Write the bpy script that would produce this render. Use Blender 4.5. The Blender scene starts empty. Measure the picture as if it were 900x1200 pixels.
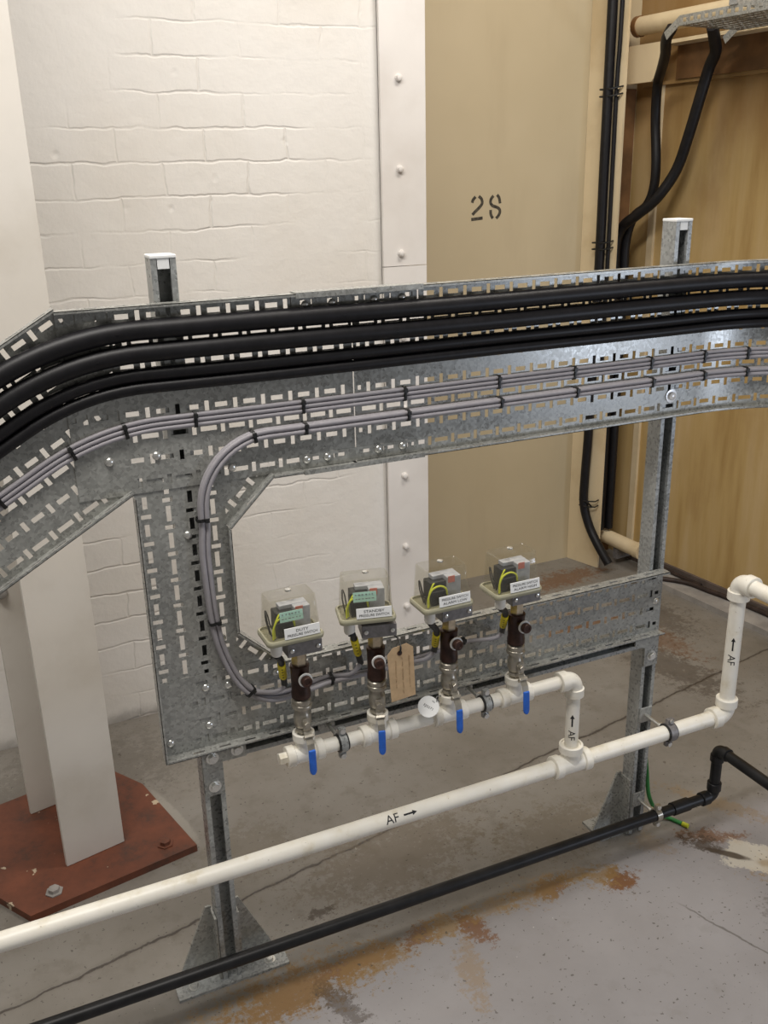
import bpy, bmesh, math, random
from mathutils import Vector, Matrix
random.seed(7)
PI = math.pi
col = bpy.context.scene.collection
V = Vector

# ------------------------------------------------------------------ materials
def mat(name):
    m = bpy.data.materials.new(name); m.use_nodes = True
    nt = m.node_tree; b = nt.nodes['Principled BSDF']
    return m, nt, b
def N(nt, t, **kw):
    n = nt.nodes.new(t)
    for k, v in kw.items(): setattr(n, k, v)
    return n
def coords(nt, scale=(1, 1, 1), kind='Object', rot=(0, 0, 0)):
    tc = N(nt, 'ShaderNodeTexCoord'); mp = N(nt, 'ShaderNodeMapping')
    mp.inputs['Scale'].default_value = scale; mp.inputs['Rotation'].default_value = rot
    nt.links.new(tc.outputs[kind], mp.inputs['Vector']); return mp.outputs[0]
def wpos(nt, scale=(1, 1, 1)):
    g = N(nt, 'ShaderNodeNewGeometry'); mp = N(nt, 'ShaderNodeMapping')
    mp.inputs['Scale'].default_value = scale
    nt.links.new(g.outputs['Position'], mp.inputs['Vector']); return mp.outputs[0]
def noise(nt, vec, scale, detail=4, rough=.55):
    n = N(nt, 'ShaderNodeTexNoise'); n.inputs['Scale'].default_value = scale
    n.inputs['Detail'].default_value = detail; n.inputs['Roughness'].default_value = rough
    nt.links.new(vec, n.inputs['Vector']); return n.outputs['Fac']
def ramp(nt, fac, stops):
    r = N(nt, 'ShaderNodeValToRGB'); e = r.color_ramp.elements
    while len(e) < len(stops): e.new(.5)
    for i, (p, c) in enumerate(stops):
        e[i].position = p; e[i].color = (*c, 1) if len(c) == 3 else c
    nt.links.new(fac, r.inputs['Fac']); return r.outputs['Color']
def mix(nt, fac, a, b, mode='MIX'):
    m = N(nt, 'ShaderNodeMix', data_type='RGBA', blend_type=mode)
    for s, v in ((0, fac), (6, a), (7, b)):
        if isinstance(v, (int, float)): m.inputs[s].default_value = v
        elif isinstance(v, tuple): m.inputs[s].default_value = (*v, 1)
        else: nt.links.new(v, m.inputs[s])
    return m.outputs[2]
def math_(nt, op, a, b=0.0, clamp=False):
    m = N(nt, 'ShaderNodeMath', operation=op, use_clamp=clamp)
    for i, v in enumerate((a, b)):
        if isinstance(v, (int, float)): m.inputs[i].default_value = v
        else: nt.links.new(v, m.inputs[i])
    return m.outputs[0]
def maprange(nt, v, a, b, c=0., d=1., smooth=True):
    m = N(nt, 'ShaderNodeMapRange'); m.interpolation_type = 'SMOOTHSTEP' if smooth else 'LINEAR'
    for i, x in enumerate((a, b, c, d)): m.inputs[1 + i].default_value = x
    nt.links.new(v, m.inputs[0]); return m.outputs[0]
def bump(nt, b, h, strength=.3, dist=.01):
    n = N(nt, 'ShaderNodeBump'); n.inputs['Strength'].default_value = strength
    n.inputs['Distance'].default_value = dist
    nt.links.new(h, n.inputs['Height']); nt.links.new(n.outputs[0], b.inputs['Normal'])
def simple(name, c, rough=.5, metal=0., var=.12, nscale=40, spec=.5, bmp=0.):
    m, nt, b = mat(name)
    f = noise(nt, wpos(nt), nscale, 4)
    lo = tuple(x * (1 - var) for x in c); hi = tuple(min(1, x * (1 + var)) for x in c)
    nt.links.new(ramp(nt, f, [(.3, lo), (.7, hi)]), b.inputs['Base Color'])
    b.inputs['Roughness'].default_value = rough; b.inputs['Metallic'].default_value = metal
    b.inputs['Specular IOR Level'].default_value = spec
    if bmp: bump(nt, b, f, bmp, .002)
    return m

def m_galv(name, tint=(1, 1, 1), k=1.):
    m, nt, b = mat(name); p = wpos(nt)
    vo = N(nt, 'ShaderNodeTexVoronoi'); vo.inputs['Scale'].default_value = 190
    nt.links.new(p, vo.inputs['Vector'])
    sp = N(nt, 'ShaderNodeSeparateColor'); nt.links.new(vo.outputs['Color'], sp.inputs[0])
    big = noise(nt, p, 9, 4)
    f = math_(nt, 'ADD', math_(nt, 'MULTIPLY', sp.outputs[0], .38), math_(nt, 'MULTIPLY', big, .62))
    c = ramp(nt, f, [(.2, tuple(.25 * k * t for t in tint)), (.5, tuple(.345 * k * t for t in tint)), (.8, tuple(.47 * k * t for t in tint))])
    nt.links.new(c, b.inputs['Base Color'])
    b.inputs['Metallic'].default_value = .3
    nt.links.new(maprange(nt, f, .2, .8, .22, .40, False), b.inputs['Roughness'])
    bump(nt, b, f, .12, .001)
    return m
GALV = m_galv('galvanised_steel', (.99, 1, .94))
GALVP = m_galv('galvanised_strut', (.97, 1, .98), 1.0)
ZINC = simple('bright_zinc', (.75, .75, .72), .28, .85, .1, 200)
BRIGHT = simple('glint_white_washer', (.9, .9, .9), .25, .25, .03)  # near-white colour carries the glint of light on the washer bolt
ABS = None
def m_abs():
    m, nt, b = mat('white_pipe_plastic'); p = wpos(nt)
    f = noise(nt, p, 22, 5); g = noise(nt, p, 130, 2)
    c = ramp(nt, f, [(.28, (.74, .68, .54)), (.42, (.86, .825, .73)), (.7, (.90, .875, .80))])
    sp = maprange(nt, g, .70, .76)
    nt.links.new(mix(nt, math_(nt, 'MULTIPLY', sp, .5), c, (.35, .28, .2)), b.inputs['Base Color'])
    b.inputs['Roughness'].default_value = .38
    return m
ABS = m_abs()
RUBBER = simple('black_cable_sheath', (.008, .0075, .009), .45, 0, .3, 60, .32)
RUBBER2 = simple('dusty_brown_black_sheath', (.035, .022, .018), .55, 0, .4, 30, .4)
BLACK = simple('black_plastic', (.012, .012, .012), .45)
BLKPIPE = simple('black_pipe_plastic', (.010, .010, .011), .42, 0, .5, 25, .35)
GREYC = simple('grey_cable_sheath', (.33, .315, .335), .5, 0, .06, 60)
WHITE = simple('white_label_plastic', (.86, .87, .86), .4, 0, .03)
INK = simple('black_ink', (.012, .012, .014), .6)
PAPERLBL = simple('pale_green_label', (.45, .72, .62), .6, 0, .1, 60)
REDST = simple('faded_red_sticker', (.62, .18, .13), .6)
BEIGEPL = simple('beige_plastic_base', (.34, .325, .23), .35, 0, .06, 50)
GLAND = simple('white_gland_plastic', (.80, .78, .72), .4, 0, .04)
GREYMET = simple('grey_cast_metal', (.22, .21, .21), .5, .3, .2, 120)
GREYBLK = simple('grey_switch_block', (.42, .43, .46), .5, .2, .15, 90)
BRONZE = simple('dark_brown_bronze', (.055, .027, .02), .38, .35, .5, 45)
NICKEL = simple('nickel_plate', (.42, .39, .33), .3, .7, .2, 90)
BRASS = simple('dull_brass', (.62, .52, .38), .35, .7, .2, 90)
BLUE = simple('blue_vinyl', (.02, .125, .56), .4, 0, .15, 90)
YELLOW = simple('yellow_marker', (.80, .66, .02), .5, 0, .06)
YELGRN = simple('yellow_green_wire', (.62, .66, .03), .45, 0, .12, 80)
GREEN = simple('green_wire', (.03, .22, .05), .5, 0, .2, 60)
KRAFT = simple('manila_card', (.60, .42, .24), .8, 0, .1, 70)
PENCIL = simple('faded_handwriting', (.38, .26, .145), .8)
COLPAINT = None
def m_paint(name, c, dirt, rough=.55, bs=.1, zlo=None):
    m, nt, b = mat(name); p = wpos(nt)
    f = noise(nt, p, 5, 6); g = noise(nt, p, 60, 3)
    cc = ramp(nt, f, [(.3, dirt), (.5, c), (.75, tuple(min(1, x * 1.05) for x in c))])
    nt.links.new(cc, b.inputs['Base Color']); b.inputs['Roughness'].default_value = rough
    bump(nt, b, g, bs, .002)
    return m
COLPAINT = m_paint('cream_column_paint', (.67, .635, .58), (.60, .56, .50))
FLANGEPAINT = m_paint('white_stanchion_paint', (.76, .73, .70), (.70, .665, .63))
CREAM = m_paint('cream_stanchion_paint', (.72, .595, .39), (.60, .47, .28))
def m_stencil():
    m, nt, b = mat('worn_stencil_ink'); p = wpos(nt)
    f = noise(nt, p, 120, 3)
    nt.links.new(ramp(nt, f, [(.35, (.03, .025, .018)), (.75, (.12, .10, .07))]), b.inputs['Base Color'])
    b.inputs['Roughness'].default_value = .7; return m
STENCIL = m_stencil()

def m_brick():
    m, nt, b = mat('white_painted_brick'); g = N(nt, 'ShaderNodeNewGeometry')
    s = N(nt, 'ShaderNodeSeparateXYZ'); nt.links.new(g.outputs['Position'], s.inputs[0])
    c = N(nt, 'ShaderNodeCombineXYZ'); nt.links.new(s.outputs['X'], c.inputs['X']); nt.links.new(s.outputs['Z'], c.inputs['Y'])
    ns = N(nt, 'ShaderNodeTexNoise'); ns.inputs['Scale'].default_value = 9; ns.inputs['Detail'].default_value = 4
    nt.links.new(g.outputs['Position'], ns.inputs['Vector'])
    sub = N(nt, 'ShaderNodeVectorMath', operation='SUBTRACT'); nt.links.new(ns.outputs['Color'], sub.inputs[0]); sub.inputs[1].default_value = (.5, .5, .5)
    sc = N(nt, 'ShaderNodeVectorMath', operation='SCALE'); nt.links.new(sub.outputs[0], sc.inputs[0]); sc.inputs['Scale'].default_value = .034
    ad = N(nt, 'ShaderNodeVectorMath', operation='ADD'); nt.links.new(c.outputs[0], ad.inputs[0]); nt.links.new(sc.outputs[0], ad.inputs[1])
    br = N(nt, 'ShaderNodeTexBrick'); nt.links.new(ad.outputs[0], br.inputs['Vector'])
    br.inputs['Scale'].default_value = 1; br.inputs['Brick Width'].default_value = .235; br.inputs['Row Height'].default_value = .0865
    br.inputs['Mortar Size'].default_value = .005; br.inputs['Mortar Smooth'].default_value = .9
    patch = noise(nt, g.outputs['Position'], 3.2, 3)
    # joints filled with paint in places
    keep = maprange(nt, patch, .40, .68)
    joint = math_(nt, 'MULTIPLY', br.outputs['Fac'], keep)
    rough = noise(nt, g.outputs['Position'], 26, 6, .6)
    fine = noise(nt, g.outputs['Position'], 9, 3)
    # knobbly chipped patches
    vo = N(nt, 'ShaderNodeTexVoronoi', feature='SMOOTH_F1'); vo.inputs['Scale'].default_value = 11; nt.links.new(ad.outputs[0], vo.inputs['Vector'])
    chips = math_(nt, 'MULTIPLY', maprange(nt, vo.outputs['Distance'], .0, .16, 1, 0), maprange(nt, patch, .52, .66))
    h = math_(nt, 'SUBTRACT', math_(nt, 'ADD', math_(nt, 'MULTIPLY', rough, .42), math_(nt, 'MULTIPLY', fine, .5)), math_(nt, 'MULTIPLY', joint, .36))
    h = math_(nt, 'SUBTRACT', h, math_(nt, 'MULTIPLY', chips, .35))
    n = N(nt, 'ShaderNodeBump'); n.inputs['Strength'].default_value = .62; n.inputs['Distance'].default_value = .0075
    nt.links.new(h, n.inputs['Height']); nt.links.new(n.outputs[0], b.inputs['Normal'])
    big = noise(nt, g.outputs['Position'], 1.7, 4)
    base = ramp(nt, big, [(.3, (.72, .68, .62)), (.6, (.78, .755, .715))])
    base = mix(nt, math_(nt, 'MULTIPLY', joint, .10), base, (.50, .44, .36))
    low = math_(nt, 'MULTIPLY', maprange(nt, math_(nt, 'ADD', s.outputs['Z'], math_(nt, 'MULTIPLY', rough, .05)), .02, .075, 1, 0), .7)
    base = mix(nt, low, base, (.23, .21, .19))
    nt.links.new(base, b.inputs['Base Color']); b.inputs['Roughness'].default_value = .5
    return m

def stain(nt, pos, cx, cy, rx, ry, rot, soft=.5, nz=None, namp=.6, square=False):
    mp = N(nt, 'ShaderNodeMapping', vector_type='TEXTURE')
    mp.inputs['Location'].default_value = (cx, cy, 0); mp.inputs['Rotation'].default_value = (0, 0, rot)
    mp.inputs['Scale'].default_value = (rx, ry, 1)
    nt.links.new(pos, mp.inputs['Vector'])
    ln = N(nt, 'ShaderNodeVectorMath', operation='LENGTH'); nt.links.new(mp.outputs[0], ln.inputs[0])
    d = ln.outputs['Value']
    if square:
        ab_ = N(nt, 'ShaderNodeVectorMath', operation='ABSOLUTE'); nt.links.new(mp.outputs[0], ab_.inputs[0])
        sx_ = N(nt, 'ShaderNodeSeparateXYZ'); nt.links.new(ab_.outputs[0], sx_.inputs[0])
        d = math_(nt, 'MAXIMUM', sx_.outputs['X'], sx_.outputs['Y'])
    if nz is not None: d = math_(nt, 'ADD', d, math_(nt, 'MULTIPLY', math_(nt, 'SUBTRACT', nz, .5), namp * 2))
    return maprange(nt, d, 1 - soft, 1, 1, 0)

def m_floor():
    m, nt, b = mat('worn_grey_floor_paint')
    g = N(nt, 'ShaderNodeNewGeometry'); P = g.outputs['Position']
    fl = N(nt, 'ShaderNodeVectorMath', operation='MULTIPLY'); nt.links.new(P, fl.inputs[0]); fl.inputs[1].default_value = (1, 1, 0)
    P = fl.outputs[0]
    s = N(nt, 'ShaderNodeSeparateXYZ'); nt.links.new(P, s.inputs[0]); X, Y = s.outputs['X'], s.outputs['Y']
    n1 = noise(nt, P, 2.6, 6, .6); n2 = noise(nt, P, 14, 6, .62); n3 = noise(nt, P, 55, 3); n4 = noise(nt, P, 95, 2); ng = math_(nt, 'ADD', math_(nt, 'MULTIPLY', noise(nt, P, 24, 6, .75), .5), math_(nt, 'MULTIPLY', noise(nt, P, 70, 5, .8), .5))
    far = ramp(nt, n1, [(.3, (.185, .168, .142)), (.5, (.225, .207, .182)), (.7, (.26, .245, .222))])
    far = mix(nt, math_(nt, 'MULTIPLY', maprange(nt, n2, .5, .68), .35), far, (.145, .125, .098))
    near = ramp(nt, n1, [(.3, (.245, .232, .232)), (.65, (.30, .288, .292))])
    near = mix(nt, math_(nt, 'MULTIPLY', maprange(nt, n2, .56, .72), .25), near, (.19, .175, .155))
    # painted edge of the near slab, running just in front of the post feet
    e = math_(nt, 'SUBTRACT', math_(nt, 'ADD', Y, math_(nt, 'MULTIPLY', math_(nt, 'SUBTRACT', n2, .5), .05)), math_(nt, 'MULTIPLY', X, .045))
    c = mix(nt, maprange(nt, e, 1.40, 1.50), near, far)
    edge = math_(nt, 'MULTIPLY', maprange(nt, math_(nt, 'ABSOLUTE', math_(nt, 'SUBTRACT', e, 1.487)), 0, .022, 1, 0), .45)
    c = mix(nt, edge, c, (.13, .115, .095))
    # slab joint
    jn = math_(nt, 'SUBTRACT', math_(nt, 'SUBTRACT', Y, math_(nt, 'MULTIPLY', X, .181)), 1.706)
    jn = math_(nt, 'ABSOLUTE', math_(nt, 'ADD', jn, math_(nt, 'MULTIPLY', math_(nt, 'SUBTRACT', n2, .5), .035)))
    c = mix(nt, math_(nt, 'MULTIPLY', maprange(nt, jn, .0, .016, 1, 0), .35), c, (.12, .10, .08))
    joint = maprange(nt, jn, .0015, .005, 1, 0)
    c = mix(nt, math_(nt, 'MULTIPLY', joint, .85), c, (.055, .045, .038))
    # hairline crack on the near slab at right
    jx = math_(nt, 'SUBTRACT', math_(nt, 'ADD', X, math_(nt, 'MULTIPLY', Y, .35)), 1.78)
    jx = math_(nt, 'ABSOLUTE', math_(nt, 'ADD', jx, math_(nt, 'MULTIPLY', math_(nt, 'SUBTRACT', n2, .5), .03)))
    ck = math_(nt, 'MULTIPLY', maprange(nt, jx, .001, .004, 1, 0), math_(nt, 'MULTIPLY', maprange(nt, Y, 1.0, 1.12), maprange(nt, Y, 1.28, 1.34, 1, 0)))
    c = mix(nt, math_(nt, 'MULTIPLY', ck, .7), c, (.09, .08, .07))
    RUST, OCH, DK, WH = (.16, .068, .022), (.25, .155, .055), (.05, .035, .024), (.62, .58, .48)
    st = [  # cx, cy, rx, ry, rot, colour, strength
        (.44, 1.472, .16, .055, .05, RUST, .9), (.43, 1.478, .21, .08, .05, OCH, .6), (.56, 1.487, .09, .032, .1, RUST, .85),
        (.505, 1.41, .035, .075, .3, DK, .6), (.63, 1.487, .055, .026, .1, RUST, .9), (.61, 1.48, .12, .05, .05, OCH, .65), (.74, 1.497, .06, .03, .2, RUST, .8),
        (.80, 1.497, .075, .035, .1, OCH, .75), (.855, 1.46, .032, .06, .3, RUST, .85), (.79, 1.36, .03, .10, -.35, OCH, .45), (.93, 1.505, .09, .028, 0, OCH, .5),
        (1.085, 1.495, .06, .032, .1, RUST, .85), (1.05, 1.50, .10, .04, .1, OCH, .6), (1.16, 1.50, .06, .022, .1, OCH, .6),
        (1.245, 1.443, .045, .04, .2, RUST, .95), (1.215, 1.475, .055, .035, .2, OCH, .7), (1.40, 1.51, .04, .05, .2, OCH, .3),
        (1.545, 1.47, .085, .035, -.55, RUST, .75), (1.515, 1.455, .06, .03, -.7, DK, .75),
        (1.64, 1.30, .10, .06, -.3, OCH, .6), (1.60, 1.22, .12, .05, .2, DK, .4), (1.66, 1.56, .16, .03, -1.0, OCH, .4),
        (1.95, 2.56, .17, .13, .2, RUST, .75), (2.15, 2.98, .22, .07, .1, RUST, .7), (2.26, 2.55, .12, .22, 0, DK, .5),
        (2.05, 2.20, .10, .28, .15, DK, .55), (2.15, 2.42, .07, .22, .1, RUST, .5), (.80, 1.76, .28, .14, .2, (.15, .12, .085), .6),
        (1.22, 1.66, .20, .10, 0, (.16, .13, .09), .5), (.47, 1.95, .14, .1, 0, (.16, .135, .10), .5), (.10, 2.45, .40, .20, 0, (.15, .135, .115), .6), (.56, 1.66, .035, .02, 0, DK, .7)]
    for (cx, cy, rx, ry, ro, cc, k) in st:
        c = mix(nt, math_(nt, 'MULTIPLY', stain(nt, P, cx, cy, rx * 1.05, ry * 1.1, ro, .5, ng, 3.3), k), c, cc)
    # square patch of white filler, with a dark smear running on to it
    c = mix(nt, math_(nt, 'MULTIPLY', stain(nt, P, 1.60, 1.355, .085, .055, -.75, .12, ng, 1.0, True), .65), c, WH)
    c = mix(nt, math_(nt, 'MULTIPLY', stain(nt, P, 1.535, 1.405, .075, .013, -.85, .5, n2, .6), .9), c, DK)
    c = mix(nt, math_(nt, 'MULTIPLY', stain(nt, P, 1.60, 1.335, .035, .02, -.5, .6, n2, .6), .5), c, OCH)
    specks = maprange(nt, n4, .665, .70); c = mix(nt, math_(nt, 'MULTIPLY', specks, .75), c, (.07, .06, .05))
    c = mix(nt, math_(nt, 'MULTIPLY', stain(nt, P, .335, 2.16, .02, .18, .23, .4, ng, .8), .6), c, (.36, .34, .30))
    blobs = maprange(nt, noise(nt, P, 34, 2), .725, .745); c = mix(nt, math_(nt, 'MULTIPLY', blobs, .7), c, (.075, .06, .045))
    flecks = maprange(nt, n3, .745, .77); c = mix(nt, math_(nt, 'MULTIPLY', flecks, .5), c, (.62, .6, .55))
    nt.links.new(c, b.inputs['Base Color'])
    nt.links.new(maprange(nt, n2, .3, .7, .42, .62), b.inputs['Roughness'])
    h = math_(nt, 'SUBTRACT', math_(nt, 'MULTIPLY', n2, .5), joint)
    bump(nt, b, h, .35, .006)
    return m

def m_beige():
    m, nt, b = mat('beige_wall_paint'); p = wpos(nt); q = wpos(nt, (3, 3, .7))
    f = noise(nt, p, 1.3, 4); g = noise(nt, q, 3, 5)
    c = ramp(nt, f, [(.3, (.50, .415, .265)), (.7, (.575, .485, .325))])
    c = mix(nt, math_(nt, 'MULTIPLY', maprange(nt, g, .5, .75), .22), c, (.40, .32, .20))
    nt.links.new(c, b.inputs['Base Color']); b.inputs['Roughness'].default_value = .5
    bump(nt, b, noise(nt, p, 70, 4), .08, .002); return m
def m_brownwall():
    m, nt, b = mat('stained_tan_wall'); p = wpos(nt); q = wpos(nt, (5, 5, .45)); r = wpos(nt, (2, 2, 1))
    f = noise(nt, q, 2.2, 6, .6); g = noise(nt, r, 2.4, 5)
    c = ramp(nt, f, [(.28, (.38, .24, .085)), (.48, (.52, .365, .155)), (.7, (.59, .44, .235))])
    c = mix(nt, math_(nt, 'MULTIPLY', maprange(nt, g, .50, .72), .45), c, (.34, .20, .08))
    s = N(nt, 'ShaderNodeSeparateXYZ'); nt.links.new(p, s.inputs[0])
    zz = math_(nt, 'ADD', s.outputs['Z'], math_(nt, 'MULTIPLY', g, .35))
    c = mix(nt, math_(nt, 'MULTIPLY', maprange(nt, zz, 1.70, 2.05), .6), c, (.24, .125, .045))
    nt.links.new(c, b.inputs['Base Color']); b.inputs['Roughness'].default_value = .45
    bump(nt, b, noise(nt, p, 40, 4), .1, .003); return m
BRICK, FLOOR, BEIGE, BROWNW = m_brick(), m_floor(), m_beige(), m_brownwall()
DKBROWN = simple('dark_brown_beam_and_shade', (.17, .085, .032), .5, 0, .4, 9)  # beam web brown; also serves as painted shade on the recess panel and collar
SKIRT = simple('grimy_skirting', (.13, .10, .085), .7, 0, .3, 14)
KERB = simple('bare_concrete', (.33, .31, .29), .75, 0, .25, 12, .3, .3)
def m_red():
    m, nt, b = mat('red_oxide_paint'); p = wpos(nt)
    f = noise(nt, p, 11, 7, .7); g = noise(nt, p, 26, 3)
    c = ramp(nt, f, [(.3, (.055, .032, .024)), (.47, (.14, .046, .024)), (.7, (.20, .062, .03))])
    c = mix(nt, math_(nt, 'MULTIPLY', maprange(nt, g, .685, .71), .85), c, (.6, .5, .36))
    nt.links.new(c, b.inputs['Base Color']); b.inputs['Roughness'].default_value = .55
    bump(nt, b, f, .2, .003); return m
RED = m_red()
def m_clear():
    m, nt, b = mat('clear_polycarbonate'); nt.nodes.remove(b)
    out = nt.nodes['Material Output']
    tr = N(nt, 'ShaderNodeBsdfTransparent'); tr.inputs[0].default_value = (.965, .96, .935, 1)
    gl = N(nt, 'ShaderNodeBsdfGlossy'); gl.inputs['Roughness'].default_value = .12
    df = N(nt, 'ShaderNodeBsdfDiffuse'); df.inputs[0].default_value = (.72, .70, .62, 1)
    lw_ = N(nt, 'ShaderNodeLayerWeight'); lw_.inputs[0].default_value = .25
    fr_ = maprange(nt, lw_.outputs['Facing'], .35, 1.0, .035, .32, False)
    m1 = N(nt, 'ShaderNodeMixShader'); m1.inputs[0].default_value = .028
    nt.links.new(tr.outputs[0], m1.inputs[1]); nt.links.new(df.outputs[0], m1.inputs[2])
    m2 = N(nt, 'ShaderNodeMixShader'); nt.links.new(fr_, m2.inputs[0])
    nt.links.new(m1.outputs[0], m2.inputs[1]); nt.links.new(gl.outputs[0], m2.inputs[2])
    nt.links.new(m2.outputs[0], out.inputs[0]); return m
CLEAR = m_clear()

# ------------------------------------------------------------------ object helpers
def tag(o, label=None, cat=None, group=None, kind=None):
    if label: o['label'] = label
    if cat: o['category'] = cat
    if group: o['group'] = group
    if kind: o['kind'] = kind
    return o
def thing(name, label, cat, loc=(0, 0, 0), rz=0., group=None, kind=None):
    o = bpy.data.objects.new(name, None); col.objects.link(o)
    o.empty_display_size = .05; o.location = loc; o.rotation_euler = (0, 0, rz)
    return tag(o, label, cat, group, kind)
def frame(t, hint=V((0, 0, 1))):
    t = t.normalized()
    if abs(t.dot(hint)) > .95: hint = V((1, 0, 0)) if abs(t.x) < .9 else V((0, 1, 0))
    a = (hint - t * hint.dot(t)).normalized(); return a, t.cross(a)
class MB:
    def __init__(s): s.bm = bmesh.new()
    def box(s, c, size, rot=None, bev=0.):
        r = bmesh.ops.create_cube(s.bm, size=1.)
        vs = r['verts']
        bmesh.ops.scale(s.bm, vec=size, verts=vs)
        if bev:
            es = list({e for v in vs for e in v.link_edges})
            rr = bmesh.ops.bevel(s.bm, geom=es, offset=bev, segments=2, affect='EDGES', profile=.5)
            vs = list({v for f in rr['faces'] for v in f.verts} | {v for v in vs if v.is_valid})
        if rot is not None: bmesh.ops.rotate(s.bm, cent=(0, 0, 0), matrix=rot, verts=vs)
        bmesh.ops.translate(s.bm, vec=c, verts=vs); return s
    def ab(s, a, b, bev=0.):
        a, b = V(a), V(b); return s.box((a + b) / 2, tuple(abs(x) for x in (b - a)), None, bev)
    def loft(s, rings, cap=True, closed=False):
        R = [[s.bm.verts.new(p) for p in r] for r in rings]
        n = len(R[0]); m = len(R)
        for i in range(m if closed else m - 1):
            A, B = R[i], R[(i + 1) % m]
            for j in range(n):
                s.bm.faces.new((A[j], A[(j + 1) % n], B[(j + 1) % n], B[j]))
        if cap and not closed:
            s.bm.faces.new(list(reversed(R[0]))); s.bm.faces.new(R[-1])
        return s
    def tube(s, path, r, n=12, cap=True, closed=False):
        path = [V(p) for p in path]; m = len(path); T = []
        for i in range(m):
            if closed: T.append((path[(i + 1) % m] - path[i - 1]).normalized())
            else: T.append((path[min(i + 1, m - 1)] - path[max(i - 1, 0)]).normalized())
        a, b = frame(T[0]); rings = []
        for i in range(m):
            if i:
                a = (a - T[i] * a.dot(T[i])).normalized(); b = T[i].cross(a)
            rr = r[i] if isinstance(r, (list, tuple)) else r
            rings.append([path[i] + (a * math.cos(2 * PI * k / n) + b * math.sin(2 * PI * k / n)) * rr for k in range(n)])
        return s.loft(rings, cap, closed)
    def lathe(s, prof, origin, axis, n=20, cap=True):
        axis = V(axis).normalized(); a, b = frame(axis); o = V(origin)
        return s.loft([[o + axis * h + (a * math.cos(2 * PI * k / n) + b * math.sin(2 * PI * k / n)) * max(r, 1e-5) for k in range(n)] for h, r in prof], cap)
    def hexp(s, origin, axis, r, h): return s.lathe([(0, r * .94), (h * .12, r), (h * .88, r), (h, r * .94)], origin, axis, 6)
    def prism(s, poly, vec):
        vec = V(vec); a = [s.bm.verts.new(p) for p in poly]; b = [s.bm.verts.new(V(p) + vec) for p in poly]
        n = len(a)
        s.bm.faces.new(list(reversed(a))); s.bm.faces.new(b)
        for i in range(n): s.bm.faces.new((a[i], a[(i + 1) % n], b[(i + 1) % n], b[i]))
        return s
    def sheet(s, S, T, hole, mp, th):
        S = sorted(S); T = sorted(T); vt = {}
        def vv(i, j, k):
            if (i, j, k) not in vt: vt[i, j, k] = s.bm.verts.new(mp(S[i], T[j], th * k))
            return vt[i, j, k]
        keep = {(i, j) for i in range(len(S) - 1) for j in range(len(T) - 1) if not hole((S[i] + S[i + 1]) / 2, (T[j] + T[j + 1]) / 2)}
        for (i, j) in keep:
            s.bm.faces.new((vv(i, j, 1), vv(i + 1, j, 1), vv(i + 1, j + 1, 1), vv(i, j + 1, 1)))
            s.bm.faces.new((vv(i, j, 0), vv(i, j + 1, 0), vv(i + 1, j + 1, 0), vv(i + 1, j, 0)))
            for (di, dj, p, q) in ((-1, 0, (i, j), (i, j + 1)), (1, 0, (i + 1, j), (i + 1, j + 1)), (0, -1, (i, j), (i + 1, j)), (0, 1, (i, j + 1), (i + 1, j + 1))):
                if (i + di, j + dj) not in keep:
                    s.bm.faces.new((vv(*p, 0), vv(*q, 0), vv(*q, 1), vv(*p, 1)))
        return s
    def clip(s, co, no):
        bmesh.ops.bisect_plane(s.bm, geom=s.bm.verts[:] + s.bm.edges[:] + s.bm.faces[:], plane_co=co, plane_no=no, clear_outer=True)
        return s
    def mesh(s, name, m, smooth=False):
        bmesh.ops.recalc_face_normals(s.bm, faces=s.bm.faces[:])
        me = bpy.data.meshes.new(name); s.bm.to_mesh(me); s.bm.free()
        me.materials.append(m)
        if smooth:
            me.polygons.foreach_set('use_smooth', [True] * len(me.polygons))
            try: me.set_sharp_from_angle(angle=math.radians(38))
            except Exception: pass
        return me
    def build(s, name, m, parent=None, smooth=False, loc=None):
        o = bpy.data.objects.new(name, s.mesh(name, m, smooth)); col.objects.link(o)
        if parent is not None: o.parent = parent
        if loc is not None: o.location = loc
        return o
def link_copy(o, parent, loc, rot=None):
    c = o.copy(); col.objects.link(c); c.parent = parent; c.location = loc
    if rot is not None: c.rotation_euler = rot
    return c
def arc(c, u, v, r, a0, a1, n=8):
    c, u, v = V(c), V(u), V(v)
    return [c + (u * math.cos(a0 + (a1 - a0) * i / n) + v * math.sin(a0 + (a1 - a0) * i / n)) * r for i in range(n + 1)]
def catmull(pts, n=6):
    P = [V(p) for p in pts]; P = [P[0] * 2 - P[1]] + P + [P[-1] * 2 - P[-2]]; out = []
    for i in range(1, len(P) - 2):
        a, b, c, d = P[i - 1:i + 3]
        for k in range(n):
            t = k / n
            out.append(.5 * ((2 * b) + (c - a) * t + (2 * a - 5 * b + 4 * c - d) * t * t + (3 * b - a - 3 * c + d) * t ** 3))
    out.append(P[-2]); return out
def ordinal(i): return ['first', 'second', 'third', 'fourth', 'fifth', 'sixth', 'seventh', 'eighth', 'ninth', 'tenth', 'eleventh', 'twelfth'][i]
def text_verts(txt, size):
    cu = bpy.data.curves.new('lettering', 'FONT'); cu.body = txt; cu.size = size
    cu.align_x = 'CENTER'; cu.align_y = 'CENTER'; cu.resolution_u = 3
    o = bpy.data.objects.new('lettering_source', cu); col.objects.link(o)
    bpy.context.view_layer.update()
    dg = bpy.context.evaluated_depsgraph_get()
    me = bpy.data.meshes.new_from_object(o.evaluated_get(dg))
    bm = bmesh.new(); bm.from_mesh(me)
    bpy.data.objects.remove(o); bpy.data.curves.remove(cu); bpy.data.meshes.remove(me)
    return bm
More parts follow.
